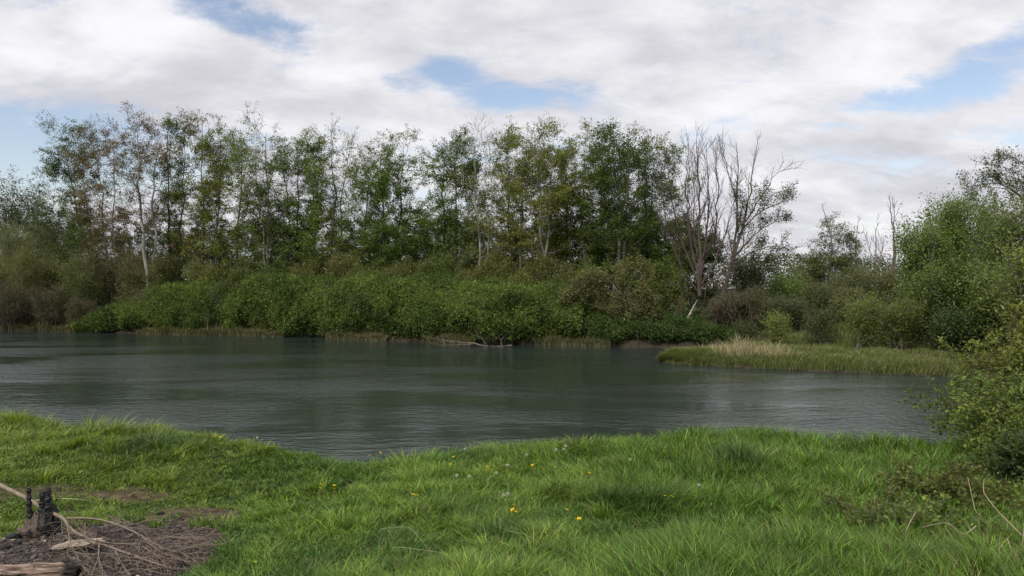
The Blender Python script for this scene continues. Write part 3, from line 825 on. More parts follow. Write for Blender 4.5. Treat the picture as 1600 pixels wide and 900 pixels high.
# ------------------------------------------------------------------ bramble bank
def bramble(seed, x0, x1, hfun, depth, n, lsize, label, c0=(0.062, .112, .026), c1=(0.128, .195, .048), front=-0.25):
    rng = np.random.default_rng(seed)

    def surf(x, u, push=0.0):
        """u 0..1 from the water's edge over the top to the back"""
        H = hfun(x)
        a = u * math.pi * 0.72
        lump = (fbm(x * .8, u * 4.2 + seed, None, seed, 3) - .5) * 2.1 + (fbm(x * 2.1, u * 10, None, seed + 5, 2) - .5) * .8 + (fbm(x * .28, u * 1.5, None, seed + 7, 2) - .5) * 1.6 * sst(u, .15, .5)
        y = shore_y(x) + front + depth * (0.5 - 0.5 * np.cos(a * 1.1)) ** 1.5 - lump * (1.0 * np.cos(a).clip(0, 1)) + push * np.cos(a)
        z = 0.15 + H * np.sin(np.minimum(a, math.pi / 2)) ** 0.75 + lump * 0.55 * sst(u, .1, .45) - push
        y = y + 0.4 * (1 - sst(u, 0, .12))
        return np.stack([x, y, z], -1)
    nxx = int((x1 - x0) / .25); nu = 34
    gx_, gu_ = np.meshgrid(np.linspace(x0, x1, nxx), np.linspace(0, 1, nu))
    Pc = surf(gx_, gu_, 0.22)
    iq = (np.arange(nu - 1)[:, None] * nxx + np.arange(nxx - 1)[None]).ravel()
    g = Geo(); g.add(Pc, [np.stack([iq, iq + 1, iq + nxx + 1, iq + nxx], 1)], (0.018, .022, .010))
    x = x0 + (x1 - x0) * rng.random(n); u = rng.random(n) ** 0.85
    C = surf(x, u)
    e = 0.02
    nrm = norm(np.cross(surf(x + e, u) - C, surf(x, u + e) - C))
    nrm = np.where((nrm[:, 1:2] > 0) & (nrm[:, 2:3] < .3), -nrm, nrm)
    nrm = np.where(nrm[:, 2:3] < -.2, -nrm, nrm)
    depthj = -0.34 * rng.random(n) ** 1.5 + 0.20 * np.abs(rng.normal(size=n)) * (rng.random(n) < .4)
    C = C + nrm * depthj[:, None] + rng.normal(size=(n, 3)) * .04
    w = sst(fbm(C[:, 0] * .9, C[:, 1] * .9, C[:, 2] * 1.3, seed + 2, 4), .36, .62)[:, None]
    c = np.array(c0) * (1 - w) + np.array(c1) * w
    c = c * (.8 + .4 * fbm(C[:, 0] * 3, C[:, 1] * 3, C[:, 2] * 3, seed + 4, 2))[:, None]
    g.add(*leaves(rng, C, lsize * np.exp(.3 * rng.normal(size=n)), c, .24, .14, .7, .38, normal=nrm))
    # arching canes
    nc = int((x1 - x0) * 30)
    x = x0 + (x1 - x0) * rng.random(nc); u = .05 + .7 * rng.random(nc)
    b = surf(x, u)
    k = np.linspace(0, 1, 6)[None, :, None]
    dr = rng.normal(size=(nc, 3)) * np.array([.8, .4, .1]) + np.array([0, -.45, .5])
    Lc = (.35 + .8 * rng.random(nc))[:, None, None]
    P = b[:, None] + dr[:, None] * k * Lc - Z * (k ** 2) * Lc * .8
    g.add(*tubes(P, np.full(P.shape[:2], .007), 3), (0.10, .085, .05))
    A = on(rng, P, nc * 12, .2, 1)
    g.add(*leaves(rng, A + rng.normal(size=A.shape) * .05, lsize, np.array(c1) * .95, .28))
    o = g.build('bramble_thicket', M_gloss, smooth=False)
    o['kind'] = 'stuff'
    tag(o, label, 'bramble')
    return o


def hf(x):
    px = x / 48.0 * FPX + 800
    return np.interp(x, [-29.5, -27.5, -22, -16, -11, -4, 2, 4.5, 6, 9.5, 11.5], [.6, 1.7, 2.8, 3.2, 3.3, 3.1, 2.7, 2.3, 1.6, 1.3, .7])


bramble(800, -29.5, 3.6, hf, 4.2, 600000, .064, 'dense green bramble thicket covering the far bank down to the water')
bramble(801, 3.3, 11.3, lambda x: np.interp(x, [3.3, 5, 9, 11.3], [2.2, 1.5, 1.25, .5]), 4.0, 110000, .064, 'lower dark bramble mound below the bare trees, overhanging the water', c0=(0.040, .085, .020), c1=(.088, .150, .036), front=.1)

# ------------------------------------------------------------------ blades (grass of every kind)
def blades(rng, B, h, w, lean, col, K=3, droop=0.25):
    """B base points, h heights, w widths, lean horizontal tip offsets (m,2), col (m,3)"""
    m = len(B)
    wd = rng.normal(size=(m, 2)); wd /= np.linalg.norm(wd, axis=1, keepdims=True)
    # mostly broadside on: widths across the lean direction
    ln = np.stack([-lean[:, 1], lean[:, 0]], 1); ln /= np.maximum(np.linalg.norm(ln, axis=1, keepdims=True), 1e-6)
    wd = wd * .5 + ln * .7; wd /= np.linalg.norm(wd, axis=1, keepdims=True)
    W = np.concatenate([wd, np.zeros((m, 1))], 1) * (w * .5)[:, None]
    V = []
    for k in range(K):
        t = k / K
        c = B + np.concatenate([lean * t ** 1.8, (h * (t - droop * t * t))[:, None]], 1)
        s = (1 - t * .55)
        V += [c - W * s, c + W * s]
    V.append(B + np.concatenate([lean, (h * (1 - droop))[:, None]], 1))
    V = np.stack(V, 1)
    nv = 2 * K + 1
    b = np.arange(m)[:, None] * nv
    q = np.concatenate([b + [2 * k, 2 * k + 1, 2 * k + 3, 2 * k + 2] for k in range(K - 1)]) if K > 1 else np.zeros((0, 4), int)
    t = b + [2 * K - 2, 2 * K - 1, 2 * K]
    return V.reshape(-1, 3), [q, t], np.repeat(col, nv, 0)


def tuft_lean(rng, XY, per, r, h, outward=.55, wind=(0, 0)):
    pass


def grass_field():
    rng = np.random.default_rng(900)
    ybands = [(3.9, 5.2, 13500), (5.2, 6.4, 10500), (6.4, 7.8, 7600), (7.8, 9.4, 5600), (9.4, 11.3, 3200), (11.3, 14.5, 1500)]
    P = []
    for a, b, dn in ybands:
        hw = b * .69 + .9
        nT = int((b - a) * 2 * hw * dn / 14)
        t = np.stack([(rng.random(nT) * 2 - 1) * hw, a + (b - a) * rng.random(nT)], 1)
        P.append(t)
    T = np.concatenate(P)
    s = edge_y(T[:, 0]) - T[:, 1]
    T = T[s > -0.62]
    nT = len(T)
    per = 14
    ang = rng.random(nT * per) * 2 * math.pi
    rr = np.abs(rng.normal(size=nT * per)) * .030
    tid = np.repeat(np.arange(nT), per)
    XY = T[tid] + np.stack([np.cos(ang), np.sin(ang)], 1) * rr[:, None]
    x, y = XY[:, 0], XY[:, 1]
    soil, burnt = soil_mask(x, y)
    big = fbm(x * .9, y * .9, None, 11, 3); mid = fbm(x * 3.2, y * 3.2, None, 12, 3)
    tall = sst(x / y * FPX + 800 + 120 * (big - .5) * 2, 960, 1120)
    inl = edge_y(x) - y
    # sward height
    h = .038 + .062 * sst(x, -3.2, 0.5) + .05 * mid
    h = h * (1 - tall) + tall * (.14 + .16 * big)
    h = h + .05 * sst(inl, 1.0, 0.1) + .045 * sst(mid, .52, .72) * (1 - .4 * tall)
    h = h * (1 + .9 * sst(-x, 3.9, 5.0) * sst(inl, 1.6, .3))
    tus = np.zeros(len(x)); 
    for (px, py, r_, a_) in ((245, 705, .42, .16), (955, 800, .16, .17), (1010, 812, .17, .18), (1155, 750, .17, .17), (60, 655, .6, .10), (850, 690, .45, .15), (1045, 688, .2, .12), (690, 815, .16, .07), (865, 780, .15, .06), (1320, 700, .4, .04), (780, 850, .13, .05), (600, 860, .14, .04), (330, 870, .15, .04), (480, 800, .15, .04)):
        p = at(px, py)
        tus = np.maximum(tus, np.exp(-(((x - p[0]) ** 2 + (y - p[1]) ** 2) / r_ ** 2)) * a_)
    h = h + tus * (.7 + .6 * mid)
    # the trodden path beside the fire place
    path = np.exp(-((y - (6.9 + .12 * x)) / .30) ** 2) * sst(-x, .4, 2.0)
    h = h * (1 - .5 * path) * (.65 + .7 * fbm(x * 8, y * 8, None, 14, 2))
    keep = rng.random(len(x)) > np.maximum(soil * .93 + burnt * .2, .35 * path)
    h = h * (1 - .55 * soil)
    h = h * (.55 + .75 * rng.random(len(x)))
    z = ground_z(x, y) - .01
    keep &= z > .3
    base_dir = np.stack([fbm(x * 1.1, y * 1.1, None, 21, 2) - .5, fbm(x * 1.1, y * 1.1, None, 22, 2) - .5], 1) * 2.4
    out = np.stack([np.cos(ang), np.sin(ang)], 1) * (.30 + .75 * rng.random(len(x)))[:, None]
    tr = np.stack([rng.normal(size=nT), rng.normal(size=nT)], 1)[tid] * .35
    lean = (out * .75 + base_dir * .35 + tr) * h[:, None] * (1.0 - .35 * tall)[:, None]
    w = (.0034 + .0042 * rng.random(len(x))) * (1 + .25 * tall) * (1 + .10 * (y - 4.5))
    yel = np.clip(1.15 * (1 - tall) * sst(mid + .5 * (big - .5), .30, .70) * (1 - 1.0 * np.clip(tus * 5, 0, 1)), 0, 1)
    lo = np.array([0.068, 0.138, 0.022]); hi = np.array([0.140, 0.225, 0.034]); tl = np.array([0.092, 0.165, 0.024])
    lft = np.array([0.185, 0.220, 0.050])
    c = lo + (hi - lo) * yel[:, None]
    c = c + (tl * (.75 + .6 * mid[:, None]) - c) * tall[:, None]
    c = c + (lft - c) * (sst(-x, 1.6, 3.6) * .45 * (1 - np.clip(tus * 5, 0, 1)))[:, None]
    c = c + (np.array([.045, .085, .03]) - c) * (np.clip(tus * 5, 0, .8))[:, None]
    tv = np.exp(.32 * rng.normal(size=nT))[tid]
    c = c * (np.exp(.38 * rng.normal(size=len(x))) * tv)[:, None]
    dry = rng.random(len(x)) < .02 + .10 * soil + .05 * sst(fbm(x * 1.7, y * 1.7, None, 61, 2), .5, .7) + .10 * sst(x, 1.9, 2.6) * sst(y, 6.2, 5.0)
    c[dry] = np.array([.30, .26, .13]) * (.6 + .6 * rng.random(dry.sum()))[:, None]
    c = np.clip(c, .01, .5)
    B = np.stack([x, y, z], 1)
    k = keep
    return blades(rng, B[k], h[k] * 1.12, w[k], lean[k], c[k], 3, .30)


g = Geo(); g.add(*grass_field())
o = g.build('meadow_grass', M_grass, smooth=False); o['kind'] = 'stuff'; tag(o, 'lush green grass covering the near bank, longest on the right', 'grass')


rng = np.random.default_rng(905)
n_ = 60000
y = 4 + 7.5 * rng.random(n_) ** .8; x = (rng.random(n_) * 2 - 1) * (y * .69 + .6)
cl = fbm(x * 2.3, y * 2.3, None, 51, 3); so_, bu_ = soil_mask(x, y)
k = (edge_y(x) - y > -.1) & (cl > .47) & (bu_ < .3) & (rng.random(n_) > so_ * .5)
x, y = x[k], y[k]
tallm = sst(x / y * FPX + 800, 960, 1120)
C = np.stack([x, y, ground_z(x, y) + .02 + (.05 + .10 * tallm) * rng.random(len(x))], 1)
g = Geo(); g.add(*leaves(rng, C, .026, (.085, .155, .03), .35, .12, .5, .5, fine=True))
o = g.build('meadow_herbs', M_leaf, smooth=False); o['kind'] = 'stuff'; tag(o, 'small broad-leaved herbs mixed into the grass of the near bank', 'herbs')


def strip_grass(name, label, seed, fx, fy, n, hrange, col, wid, leanj=.35, zmin=-.05, dry=.1, drycol=(.30, .25, .15), cat='grass', K=3):
    rng = np.random.default_rng(seed)
    x = fx[0] + (fx[1] - fx[0]) * rng.random(n)
    y = fy(x, rng)
    z = ground_z(x, y)
    k = (z > zmin) & ((name != 'shore_sedge') | (fbm(x * .33, y * .05, None, 66, 3) + .12 * (x < -14) + .12 * (x < -28) > .47))
    x, y, z = x[k], y[k], np.maximum(z[k], 0) - .02
    cl = fbm(x * 1.4, y * 1.4, None, seed, 3)
    h = (hrange[0] + (hrange[1] - hrange[0]) * cl * 1.3) * (.6 + .6 * rng.random(len(x)))
    lean = rng.normal(size=(len(x), 2)) * h[:, None] * leanj
    c = np.array(col) * np.exp(.25 * rng.normal(size=(len(x), 1))) * (.75 + .5 * cl[:, None])
    dm = rng.random(len(x)) < dry * 2 * fbm(x * .8, y * .8, None, seed + 9, 2)
    c[dm] = np.array(drycol) * (.6 + .6 * rng.random(dm.sum()))[:, None]
    g = Geo(); g.add(*blades(rng, np.stack([x, y, z], 1), h, np.full(len(x), wid) * (.6 + .8 * rng.random(len(x))), lean, c, K, .2))
    o = g.build(name, M_grass, smooth=False); o['kind'] = 'stuff'; tag(o, label, cat)
    return o


strip_grass('shore_sedge', 'thin sedge fringe along the waterline under the brambles', 910, (-42, 5), lambda x, r: shore_y(x) - .5 + 1.1 * r.random(len(x)) ** 1.1, 60000, (.15, .75), (.135, .15, .07), .026, dry=.4, zmin=-.3)
strip_grass('spit_grass', 'green grass carpeting the low spit in the river', 911, (5.9, 19), lambda x, r: np.interp(x, SPIT_F[:, 0], SPIT_F[:, 1]) + (np.interp(x, SPIT_B[:, 0], SPIT_B[:, 1]) - np.interp(x, SPIT_F[:, 0], SPIT_F[:, 1])) * r.random(len(x)), 120000, (.08, .50), (.135, .18, .05), .020, dry=.22, drycol=(.26, .22, .12), zmin=-.03)
strip_grass('tan_reeds', 'tall tan dead reeds on the tip end of the spit', 912, (7.9, 10.6), lambda x, r: np.interp(x, SPIT_F[:, 0], SPIT_F[:, 1]) + .6 + 2.6 * r.random(len(x)), 1300, (.10, 1.15), (.36, .31, .20), .016, .38, dry=.1, drycol=(.5, .42, .3), cat='reeds', K=4)
strip_grass('bank_scrub_grass', 'rough dark grass on the bank behind the brambles and bushes', 913, (-45, 30), lambda x, r: shore_y(x) + 1 + 16 * r.random(len(x)), 30000, (.25, .7), (.05, .075, .025), .05, dry=.1)

# driftwood snag lying at the far shore
limb_tree(540, 'fallen driftwood branch lying half in the water below the brambles', 40.5, [([(762, 541), (735, 537), (700, 534), (668, 526)], .45), ([(740, 537), (715, 540), (690, 540), (665, 535)], .25), ([(760, 538), (752, 528), (742, 524)], .22), ([(800, 540), (785, 541), (762, 541)], .35)], subs=4, sub_len=.7, tw=2, twl=.2, name='driftwood_branch', rbase=.13, bark=(.13, .11, .09), up=.05, cat='driftwood')
limb_tree(541, 'short forked dead stub standing in the water at the far shore', 40.2, [([(784, 542), (783, 532), (779, 524)], .4), ([(783, 532), (788, 525)], .25)], subs=2, sub_len=.2, tw=1, twl=.1, name='dead_stub', bark=(.08, .065, .05), cat='dead wood')

# ------------------------------------------------------------------ near bush at the right edge
def near_bush(seed, base, tips, label, leafn, leafs, col, name='willow_bush', group='leafy bushes on the near bank', nsub=14, bark=(.14, .12, .08), sl=.42, up=.1, asp=.5, cat='bush'):
    rng = np.random.default_rng(seed)
    base = np.array(base, float)
    root = empty(name, tuple(base), label, cat, group)
    wood, lf = Geo(), Geo()
    P = []
    for tp in tips:
        tp = np.array(tp, float)
        t = np.linspace(0, 1, 9)[:, None]
        b = base + rng.normal(size=3) * np.array([.12, .12, 0]) - Z * .05
        q = b + (tp - b) * t
        q[:, 2] += np.sin(t[:, 0] * math.pi) * np.linalg.norm(tp - b) * .12
        q[1:] += rng.normal(size=(8, 3)) * .015
        P.append(q)
    P = np.array(P); L = np.linalg.norm(P[:, -1] - P[:, 0], axis=1)
    Rr = (L[:, None] * .006) * (1 - np.linspace(0, 1, 9)[None] * .75)
    wood.add(*tubes(P, Rr, 6), bark)
    P1, R1 = sprout(rng, P, Rr, nsub, .12, 1, .75, lambda t: sl * (1.25 - .6 * t), 6, up, .13, .55, .0022)
    wood.add(*tubes(P1, R1, 4), np.array(bark) * 1.1)
    P2, R2 = sprout(rng, P1, R1, 4, .15, 1, .7, lambda t: sl * .38 + 0 * t, 4, up * .5, .15, .6, .0016)
    wood.add(*tubes(P2, R2, 3), np.array(bark) * 1.2)
    A = np.concatenate([on(rng, P2, int(leafn * .7), .1, 1), on(rng, P1, int(leafn * .3), .2, 1)])
    C = A + rng.normal(size=A.shape) * leafs * .55
    w = sst(fbm(C[:, 0] * 1.6, C[:, 1] * 1.6, C[:, 2] * 1.6, seed, 2), .35, .65)[:, None]
    c = np.array(col) * (.8 + .4 * w)
    lf.add(*leaves(rng, C, leafs, c, .24, .10, asp, .5, fine=True))
    wood.build('stems', M_twig, root, origin=base)
    lf.build('foliage', M_leaf, root, smooth=False, origin=base)
    return root


def tipsfan(rng, cx, cy, z0, z1, rx, ry, n):
    return [(cx + (rng.random() * 2 - 1) * rx, cy + (rng.random() * 2 - 1) * ry, z0 + (z1 - z0) * rng.random()) for _ in range(n)]


rg = np.random.default_rng(950)
WIL = (0.165, .215, .052)
near_bush(951, (7.2, 9.2, 1.0), tipsfan(rg, 6.35, 9.0, 1.5, 2.5, .85, .9, 28), 'large olive willow bush leaning over the river at the right picture edge', 26000, .052, WIL, nsub=16, sl=.5)
near_bush(952, (5.9, 8.6, 1.1), tipsfan(rg, 5.3, 8.7, 1.3, 2.0, .5, .6, 18), 'low willow sprays reaching left over the grass edge toward the water', 8500, .045, (0.10, .15, .04), nsub=12, sl=.36)
near_bush(953, (5.0, 7.6, 1.15), tipsfan(rg, 4.95, 7.5, 1.3, 2.0, .5, .5, 20), 'leafy bush rising from the tall grass below the large willow', 14000, .042, (0.125, .185, .045), nsub=14, sl=.38)
near_bush(954, (4.45, 6.7, 1.2), tipsfan(rg, 4.35, 6.6, 1.3, 1.7, .45, .4, 18), 'dark nettle-like clump at the right edge above the dead stalks', 9000, .040, (0.06, .10, .03), nsub=10, sl=.3, name='leafy_weed', cat='weed', group='weeds on the near bank')
near_bush(955, (3.35, 6.2, 1.22), tipsfan(rg, 3.3, 6.2, 1.3, 1.5, .55, .4, 16), 'bramble sprawl with reddish stems in the tall grass', 4200, .030, (0.12, .18, .045), nsub=9, sl=.26, name='bramble_bush', bark=(.13, .07, .05), asp=.7, cat='bramble', group='weeds on the near bank')
near_bush(956, (2.75, 5.7, 1.22), tipsfan(rg, 2.7, 5.6, 1.28, 1.45, .4, .3, 14), 'small bramble sprawl nearer the viewer than the reddish one', 2200, .028, (0.12, .18, .045), nsub=8, sl=.2, name='bramble_bush', asp=.7, cat='bramble', group='weeds on the near bank')
near_bush(957, (7.6, 10.0, 1.0), tipsfan(rg, 7.0, 9.8, 2.2, 3.5, .6, .8, 24), 'tall willow shoots behind the large olive bush at the edge', 17000, .058, WIL, nsub=16, sl=.55)
p = at(1265, 672)
near_bush(958, p, tipsfan(rg, p[0], p[1], p[2] + .2, p[2] + .42, .12, .1, 7), 'small leafy weed sticking up at the water edge of the tall grass', 420, .04, (0.08, .14, .04), nsub=5, sl=.12, name='leafy_weed', cat='weed', group='weeds on the near bank')
p = at(850, 688)
near_bush(959, p, tipsfan(rg, p[0], p[1], p[2] + .2, p[2] + .38, .4, .15, 16), 'see-through weed clump on the bank edge left of the dandelion clocks', 1300, .022, (0.09, .12, .05), nsub=7, sl=.12, name='leafy_weed', cat='weed', group='weeds on the near bank')
p = at(14, 636)
near_bush(960, p, tipsfan(rg, p[0], p[1], p[2] + .2, p[2] + .36, .12, .1, 6), 'small thistle-like weed at the far left of the bank edge', 500, .035, (0.09, .14, .04), nsub=5, sl=.1, name='leafy_weed', cat='weed', group='weeds on the near bank')

# ------------------------------------------------------------------ dry stalks
def stalk(name, pts, r, label, col, group=None, cat='stalk', branches=None, mat=None):
    pts = np.array(pts, float)
    t = np.concatenate([[0], np.cumsum(np.linalg.norm(np.diff(pts, axis=0), axis=1))])
    K = 12
    P = np.stack([np.interp(np.linspace(0, t[-1], K), t, pts[:, i]) for i in range(3)], 1)
    P[1:-1] = (P[:-2] + 4 * P[1:-1] + P[2:]) / 6
    g = Geo()
    o0 = P[0].copy()
    g.add(*tubes(P[None], (r * (1 - np.linspace(0, 1, K) * .6))[None], 6, True), col)
    for bpts in (branches or []):
        q = np.array(bpts, float)
        tt = np.linspace(0, 1, 6)[:, None]
        if len(q) == 2:
            q = q[0] + (q[1] - q[0]) * tt
        else:
            s_ = np.linspace(0, len(q) - 1, 6)
            q = np.stack([np.interp(s_, np.arange(len(q)), q[:, i]) for i in range(3)], 1)
        g.add(*tubes(q[None], (r * .55 * (1 - tt[:, 0] * .6))[None], 5, True), col)
    o = g.build(name, mat or M_twig, origin=o0)
    o.location = o0
    tag(o, label, cat, group)
    return o


TAN = (.34, .29, .20)


def pp(px, py, d):
    return at_d(px, py, d)


stalk('dry_stalk', [pp(1535, 808, 5.4), pp(1524, 835, 5.3) * 0 + pp(1524, 800, 5.4), pp(1512, 745, 5.5)], .0035, 'straight pale dead stalk standing left of the long slanting one', TAN, 'dead stalks in the tall grass')
stalk('dry_stalk', [pp(1625, 858, 4.9), pp(1598, 838, 5.0), pp(1560, 800, 5.1), pp(1534, 768, 5.2), pp(1538, 748, 5.2)], .005, 'long pale stalk slanting up from the right picture edge', TAN, 'dead stalks in the tall grass')
stalk('dry_stalk', [pp(1590, 900, 4.8), pp(1598, 850, 4.8), pp(1603, 790, 4.85)], .0045, 'upright pale stalk cut by the right picture edge', TAN, 'dead stalks in the tall grass')
stalk('dry_stalk', [pp(1411, 842, 5.2), pp(1422, 815, 5.3), pp(1436, 792, 5.4)], .0045, 'short dead stalk leaning right above the bramble sprawl', TAN, 'dead stalks in the tall grass')
stalk('dry_stalk', [pp(1525, 822, 5.0), pp(1505, 838, 4.95), pp(1480, 815, 5.0), pp(1440, 824, 5.0)], .0032, 'zigzag dead stalk lying across the grass', TAN, 'dead stalks in the tall grass', branches=[[pp(1480, 815, 5.0), pp(1518, 848, 4.9)], [pp(1478, 826, 5.0), pp(1492, 845, 4.9)]])
stalk('dry_stalk', [pp(1470, 890, 4.6), pp(1450, 868, 4.65), pp(1436, 850, 4.7)], .005, 'curved broken stalk near the bottom of the tall grass', (.45, .38, .22), 'dead stalks in the tall grass')
stalk('dry_stalk', [pp(1515, 900, 4.5), pp(1532, 888, 4.5), pp(1552, 875, 4.55)], .004, 'short stalk lying low at the bottom edge', TAN, 'dead stalks in the tall grass')
stalk('dry_stalk', [pp(1584, 872, 4.7), pp(1577, 850, 4.75), pp(1573, 840, 4.8)], .0055, 'thick short stalk stub under the long slanting one', TAN, 'dead stalks in the tall grass')
p = at(1126, 697)
stalk('dry_stalk', [p, p + [.0, 0, .2], p + [-.01, 0, .22], p + [.14, 0, .12]], .004, 'bent straw standing at the bank edge in the middle right', (.45, .42, .26), 'dead stalks in the tall grass', branches=[[p, p + [-.02, 0, .26]], [p + [0, 0, .2], p + [-.05, 0, .08]]])
p = at(942, 672)
stalk('dry_stalk', [p, p + [.0, 0, .12], p + [-.05, 0, .24]], .004, 'thin upright straw on the bank edge left of the bent one', (.36, .33, .20), 'dead stalks in the tall grass')
for k, (a, b, c, lab) in enumerate((((590, 846), (640, 850), (675, 884), 'long bleached grass stem arching in the middle foreground'), ((420, 885), (445, 872), (470, 868), 'short bleached stem near the bottom left of the turf'), ((610, 875), (680, 892), (745, 896), 'bleached stem lying flat along the bottom of the picture'), ((790, 850), (820, 862), (850, 874), 'faint straw lying below the middle tussock'), ((1190, 838), (1230, 830), (1262, 828), 'pale stem lying in the tall grass'))):
    q = [at(*u) + [0, 0, .12 if i != 1 else .17] for i, u in enumerate((a, b, c))]
    stalk('straw_stem', [q[0] - [0, 0, .08], q[0] - [0, 0, .03], q[1] - [0, 0, .05], q[2] - [0, 0, .04]], .0018, lab, (.30, .32, .16), 'bleached grass stems')

# ------------------------------------------------------------------ fire place
def gp(px, py, h=0.0):
    p_ = at(px, py, h)
    return p_ + [0, 0, h]


def spike(P0, P1, r, seed, parent, org, col=(.012, .011, .011), S=10, K=34, wave=1.0):
    rng = np.random.default_rng(seed)
    t = np.linspace(0, 1, K)
    P = P0 + (P1 - P0) * t[:, None]
    rr = r * (1 + .16 * wave * np.sin(t * K * .9) + .10 * rng.normal(size=K)) * (1 - .25 * t)
    V, F = tubes(P[None], rr[None], S, True)
    V = V + norm(V - np.repeat(P, S, 0)) * (rng.random((len(V), 1)) - .5) * r * .35
    g = Geo(); g.add(V, F, col)
    return g.build('charred_spike', M_char, parent, smooth=False, origin=org)


sb = at(62, 838)
stump = empty('charred_stump', tuple(sb), 'burnt-out stump with black alligatored spikes at the back of the ash heap', 'stump')


def lump(center, rx, ry, rz, seed, col, amp=.25, nu=28, nv=14, fr=2.2):
    rng = np.random.default_rng(seed)
    u, v = np.meshgrid(np.arange(nu) / nu * 2 * math.pi, np.linspace(0.02, math.pi * .98, nv))
    D = np.stack([np.cos(u) * np.sin(v), np.sin(u) * np.sin(v), np.cos(v)], -1)
    r = 1 + amp * 2 * (fbm(D[..., 0] * fr + seed, D[..., 1] * fr, D[..., 2] * fr, seed, 3) - .5)
    V = D * r[..., None] * np.array([rx, ry, rz]) + center
    i = (np.arange(nv - 1)[:, None] * nu + np.arange(nu)[None]); j = (np.arange(nv - 1)[:, None] * nu + (np.arange(nu) + 1)[None] % nu)
    q = np.stack([i.ravel(), j.ravel(), (j + nu).ravel(), (i + nu).ravel()], 1)
    return V.reshape(-1, 3), [q, np.arange(nu)[None, ::-1], (np.arange(nu) + (nv - 1) * nu)[None]], col


dS = sb[1]
g = Geo()
g.add(*lump(sb + [-.03, 0, .02], .085, .08, .12, 3, (.085, .06, .048), .9, 40, 22, 3.5))
g.add(*lump(sb + [.04, .01, .03], .075, .08, .13, 4, (.018, .016, .015), .9, 40, 22, 3.5))
g.build('base', M_char, stump, origin=sb)
spike(at_d(46, 808, dS) , at_d(45, 762, dS), .019, 11, stump, sb)
spike(at_d(66, 825, dS + .02), at_d(66, 768, dS + .02), .024, 12, stump, sb)
spike(at_d(76, 818, dS - .01), at_d(75, 761, dS - .01), .022, 13, stump, sb)

g = Geo()
rng = np.random.default_rng(960)
# log with split faces, cut by the left edge of the picture; its burnt end faces right
la, lb = at(-60, 926), at(108, 918)
la[2] += .05; lb[2] += .05
Kl, Sl = 90, 64
tl_ = np.linspace(0, 1, Kl)
Pl = la + (lb - la) * tl_[:, None]
an = np.arange(Sl) / Sl * 2 * math.pi
prof = 0.085 * (1 + .20 * np.cos(an * 2 + .4) + .12 * np.cos(an * 3 + 1) + .05 * np.cos(an * 7))
ax_ = norm(lb - la); sd_ = norm(np.cross(ax_, Z)); up_ = np.cross(sd_, ax_)
rad = prof[None] * (1 + .10 * (fbm(tl_[:, None] * 6 + 0 * an, an[None] * 3 + 0 * tl_[:, None], None, 5, 3) - .5) * 2) * (1 - .18 * sst(tl_, .90, 1.0))[:, None]
groove = 1 - .22 * (np.sin(an[None] * 9 + 2.5 * fbm(tl_[:, None] * 4 + 0 * an, an[None] + 0 * tl_[:, None], None, 8, 2)) > .7)
Vl = Pl[:, None] + (sd_ * np.cos(an)[:, None] + up_ * np.sin(an)[:, None])[None] * (rad * groove)[..., None]
Vl[-1] += ax_ * (rng.random((Sl, 1)) * .05)
kk = np.arange(Kl - 1)[:, None] * Sl; ss = np.arange(Sl)[None]
q = np.stack([(kk + ss).ravel(), (kk + (ss + 1) % Sl).ravel(), (kk + Sl + (ss + 1) % Sl).ravel(), (kk + Sl + ss).ravel()], 1)
topm = (np.sin(an) > .2)[None] * np.ones((Kl, 1))
c = np.where(topm[..., None] > 0, np.array([.21, .155, .12]), np.array([.17, .075, .042])) * (.25 + 1.5 * fbm(tl_[:, None] * 7 + 0 * an, an[None] * 9 + 0 * tl_[:, None], None, 6, 3) ** 1.3)[..., None]
bc = sst(tl_, .90, .98)[:, None, None]
c = c * (1 - bc) + np.array([.016, .013, .012]) * bc
g.add(Vl.reshape(-1, 3), [q, (np.arange(Sl) + (Kl - 1) * Sl)[None], np.arange(Sl)[None, ::-1]], c.reshape(-1, 3))
o = g.build('split_log', M_wood, smooth=False, origin=la)
o.location = la
tag(o, 'split brown log with a burnt end lying beside the ash at the bottom left', 'log')

# the dead branch with its fan of twigs
mainp = [gp(-12, 752, .34), gp(43, 779, .24), gp(72, 797, .17), gp(100, 809, .12), gp(108, 822, .11), gp(116, 832, .10), gp(150, 846, .09), gp(180, 859, .08), gp(205, 868, .07), gp(240, 880, .05), gp(275, 890, .03)]
br = empty('dead_branch', tuple(at(100, 815)), 'long bleached dead branch with a fan of bare twigs lying over the ash', 'branch')
borg = at(100, 815)
bc_ = np.array([.21, .17, .13])
main = Geo()


def poly(pts, r0_, r1_, S=6, K=None):
    pts = np.array(pts, float)
    t = np.concatenate([[0], np.cumsum(np.linalg.norm(np.diff(pts, axis=0), axis=1))])
    K = K or max(8, 3 * len(pts))
    P = np.stack([np.interp(np.linspace(0, t[-1], K), t, pts[:, i]) for i in range(3)], 1)
    P[1:-1] = (P[:-2] + 3 * P[1:-1] + P[2:]) / 5
    return P, np.linspace(r0_, r1_, K)


